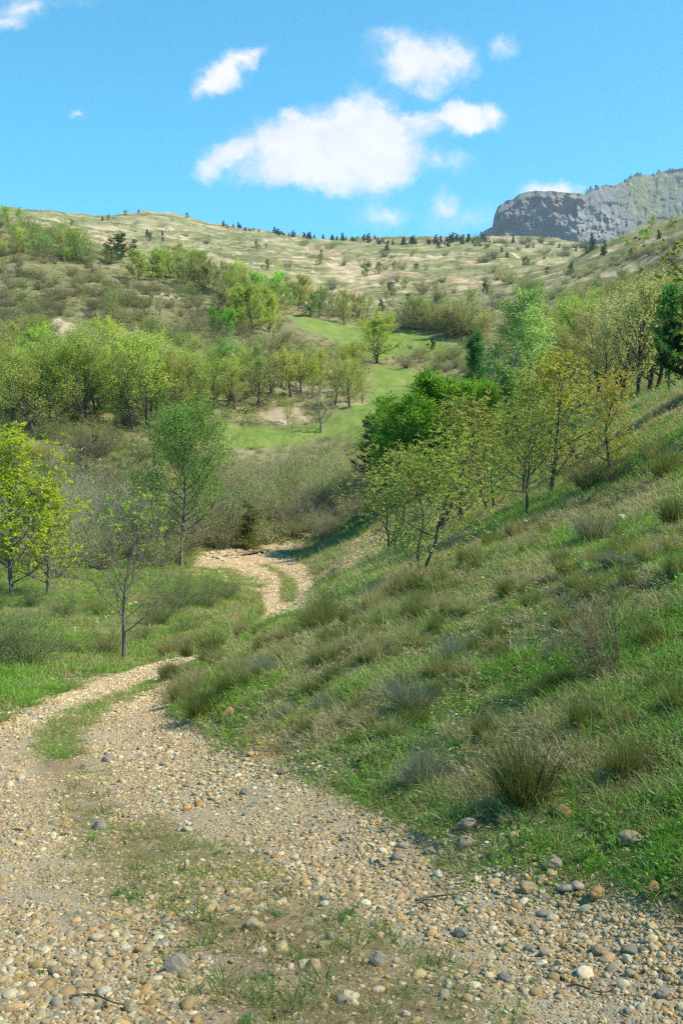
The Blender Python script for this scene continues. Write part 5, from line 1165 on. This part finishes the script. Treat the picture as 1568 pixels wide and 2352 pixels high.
# a bird far up in the sky
BLK = plain('dark_feathers', (.02, .02, .025))
a_, q_ = ray(1157, 93); Yb = 220.
mb = MB()
mb.tube([(-.5, 0, -.04), (-.3, 0, 0), (0, 0, .03), (.25, 0, .02), (.42, 0, 0)], [.03, .09, .13, .10, .03], 8)
body = mb.mesh('body', BLK)
V = [(.2, 0, .05), (-.12, 0, .05), (-.16, .5, .22), (.12, .5, .24), (-.2, 1.05, .14), (-.06, 1.05, .15)]
V2 = [(x_, -y_, z_) for x_, y_, z_ in V]
wing = mesh_from('wing', V, faces=[(0, 1, 2, 3), (3, 2, 4, 5)], mats=[BLK], smooth=False); wing2 = mesh_from('wing', V2, faces=[(0, 3, 2, 1), (3, 5, 4, 2)], mats=[BLK], smooth=False)
bd = link('bird', None); bd.scale = (.35,) * 3; bd.location = (a_ * Yb, Yb, EYE + q_ * Yb); bd.rotation_euler = (.4, -.5, .6); bd['label'] = 'tiny dark bird flying high in front of the wispy cloud'; bd['category'] = 'bird'
link('body', body, bd)
for m_ in (wing, wing2):
    o_ = link('wing', m_, bd); sm = o_.modifiers.new('thickness', 'SOLIDIFY'); sm.thickness = .02

# ------------------------------------------------------------------ a cloud high behind the viewer's right shoulder; its shade lies over the near track
import bmesh
bm = bmesh.new(); bmesh.ops.create_icosphere(bm, subdivisions=5, radius=1.0)
co = np.array([v.co for v in bm.verts]); nn_ = fbm(co[:, 0] * 3 + 5, co[:, 1] * 3 + co[:, 2] * 2, 4, 700) - .5
ce = sv / sv[2] * 1050
sx, sy, sz_ = 150., 110., 46.
rad = np.sqrt(co[:, 0] ** 2 + co[:, 1] ** 2); zz_ = np.sign(co[:, 2]) * np.abs(co[:, 2]) ** .5
co = np.stack([co[:, 0] * sx * (1 + nn_ * .15), co[:, 1] * sy * (1 + nn_ * .08), zz_ * sz_ * (1 + nn_ * .5)], -1)
for v, c in zip(bm.verts, co): v.co = c
CM, t, o = material('cloud_vapour')
vol = t.new('ShaderNodeVolumePrincipled'); vol.inputs['Color'].default_value = (1, 1, 1, 1); vol.inputs['Density'].default_value = .0075; vol.inputs['Anisotropy'].default_value = .5
t.l.new(vol.outputs[0], o.inputs['Volume'])
me = bpy.data.meshes.new('cloud'); bm.to_mesh(me); bm.free(); me.shade_smooth(); me.materials.append(CM)
cl = link('cloud', me, kind='structure'); cl.location = (ce[0] + 10, ce[1] - 101, ce[2])
# ------------------------------------------------------------------ haze
HAZE = True
if HAZE:
    m, t, o = material('haze_air')
    vol = t.new('ShaderNodeVolumePrincipled'); vol.inputs['Color'].default_value = (.72, .86, 1, 1); vol.inputs['Density'].default_value = .000085; vol.inputs['Anisotropy'].default_value = 0.2
    t.l.new(vol.outputs[0], o.inputs['Volume'])
    zlo = float(min(Zg.min(), ZB.min(), Zm.min())) - 1.0
    xl, xh, yl, yh, zh = -3400., 3600., -80., 4600., float(Zm.max()) + 15
    V = [(a, b, c) for c in (zlo, zh) for b in (yl, yh) for a in (xl, xh)]
    me = mesh_from('haze', V, faces=[(0, 2, 3, 1), (4, 5, 7, 6), (0, 1, 5, 4), (2, 6, 7, 3), (0, 4, 6, 2), (1, 3, 7, 5)], smooth=False, mats=[m])
    link('haze', me, kind='stuff')
print('objects', len(scene.objects))
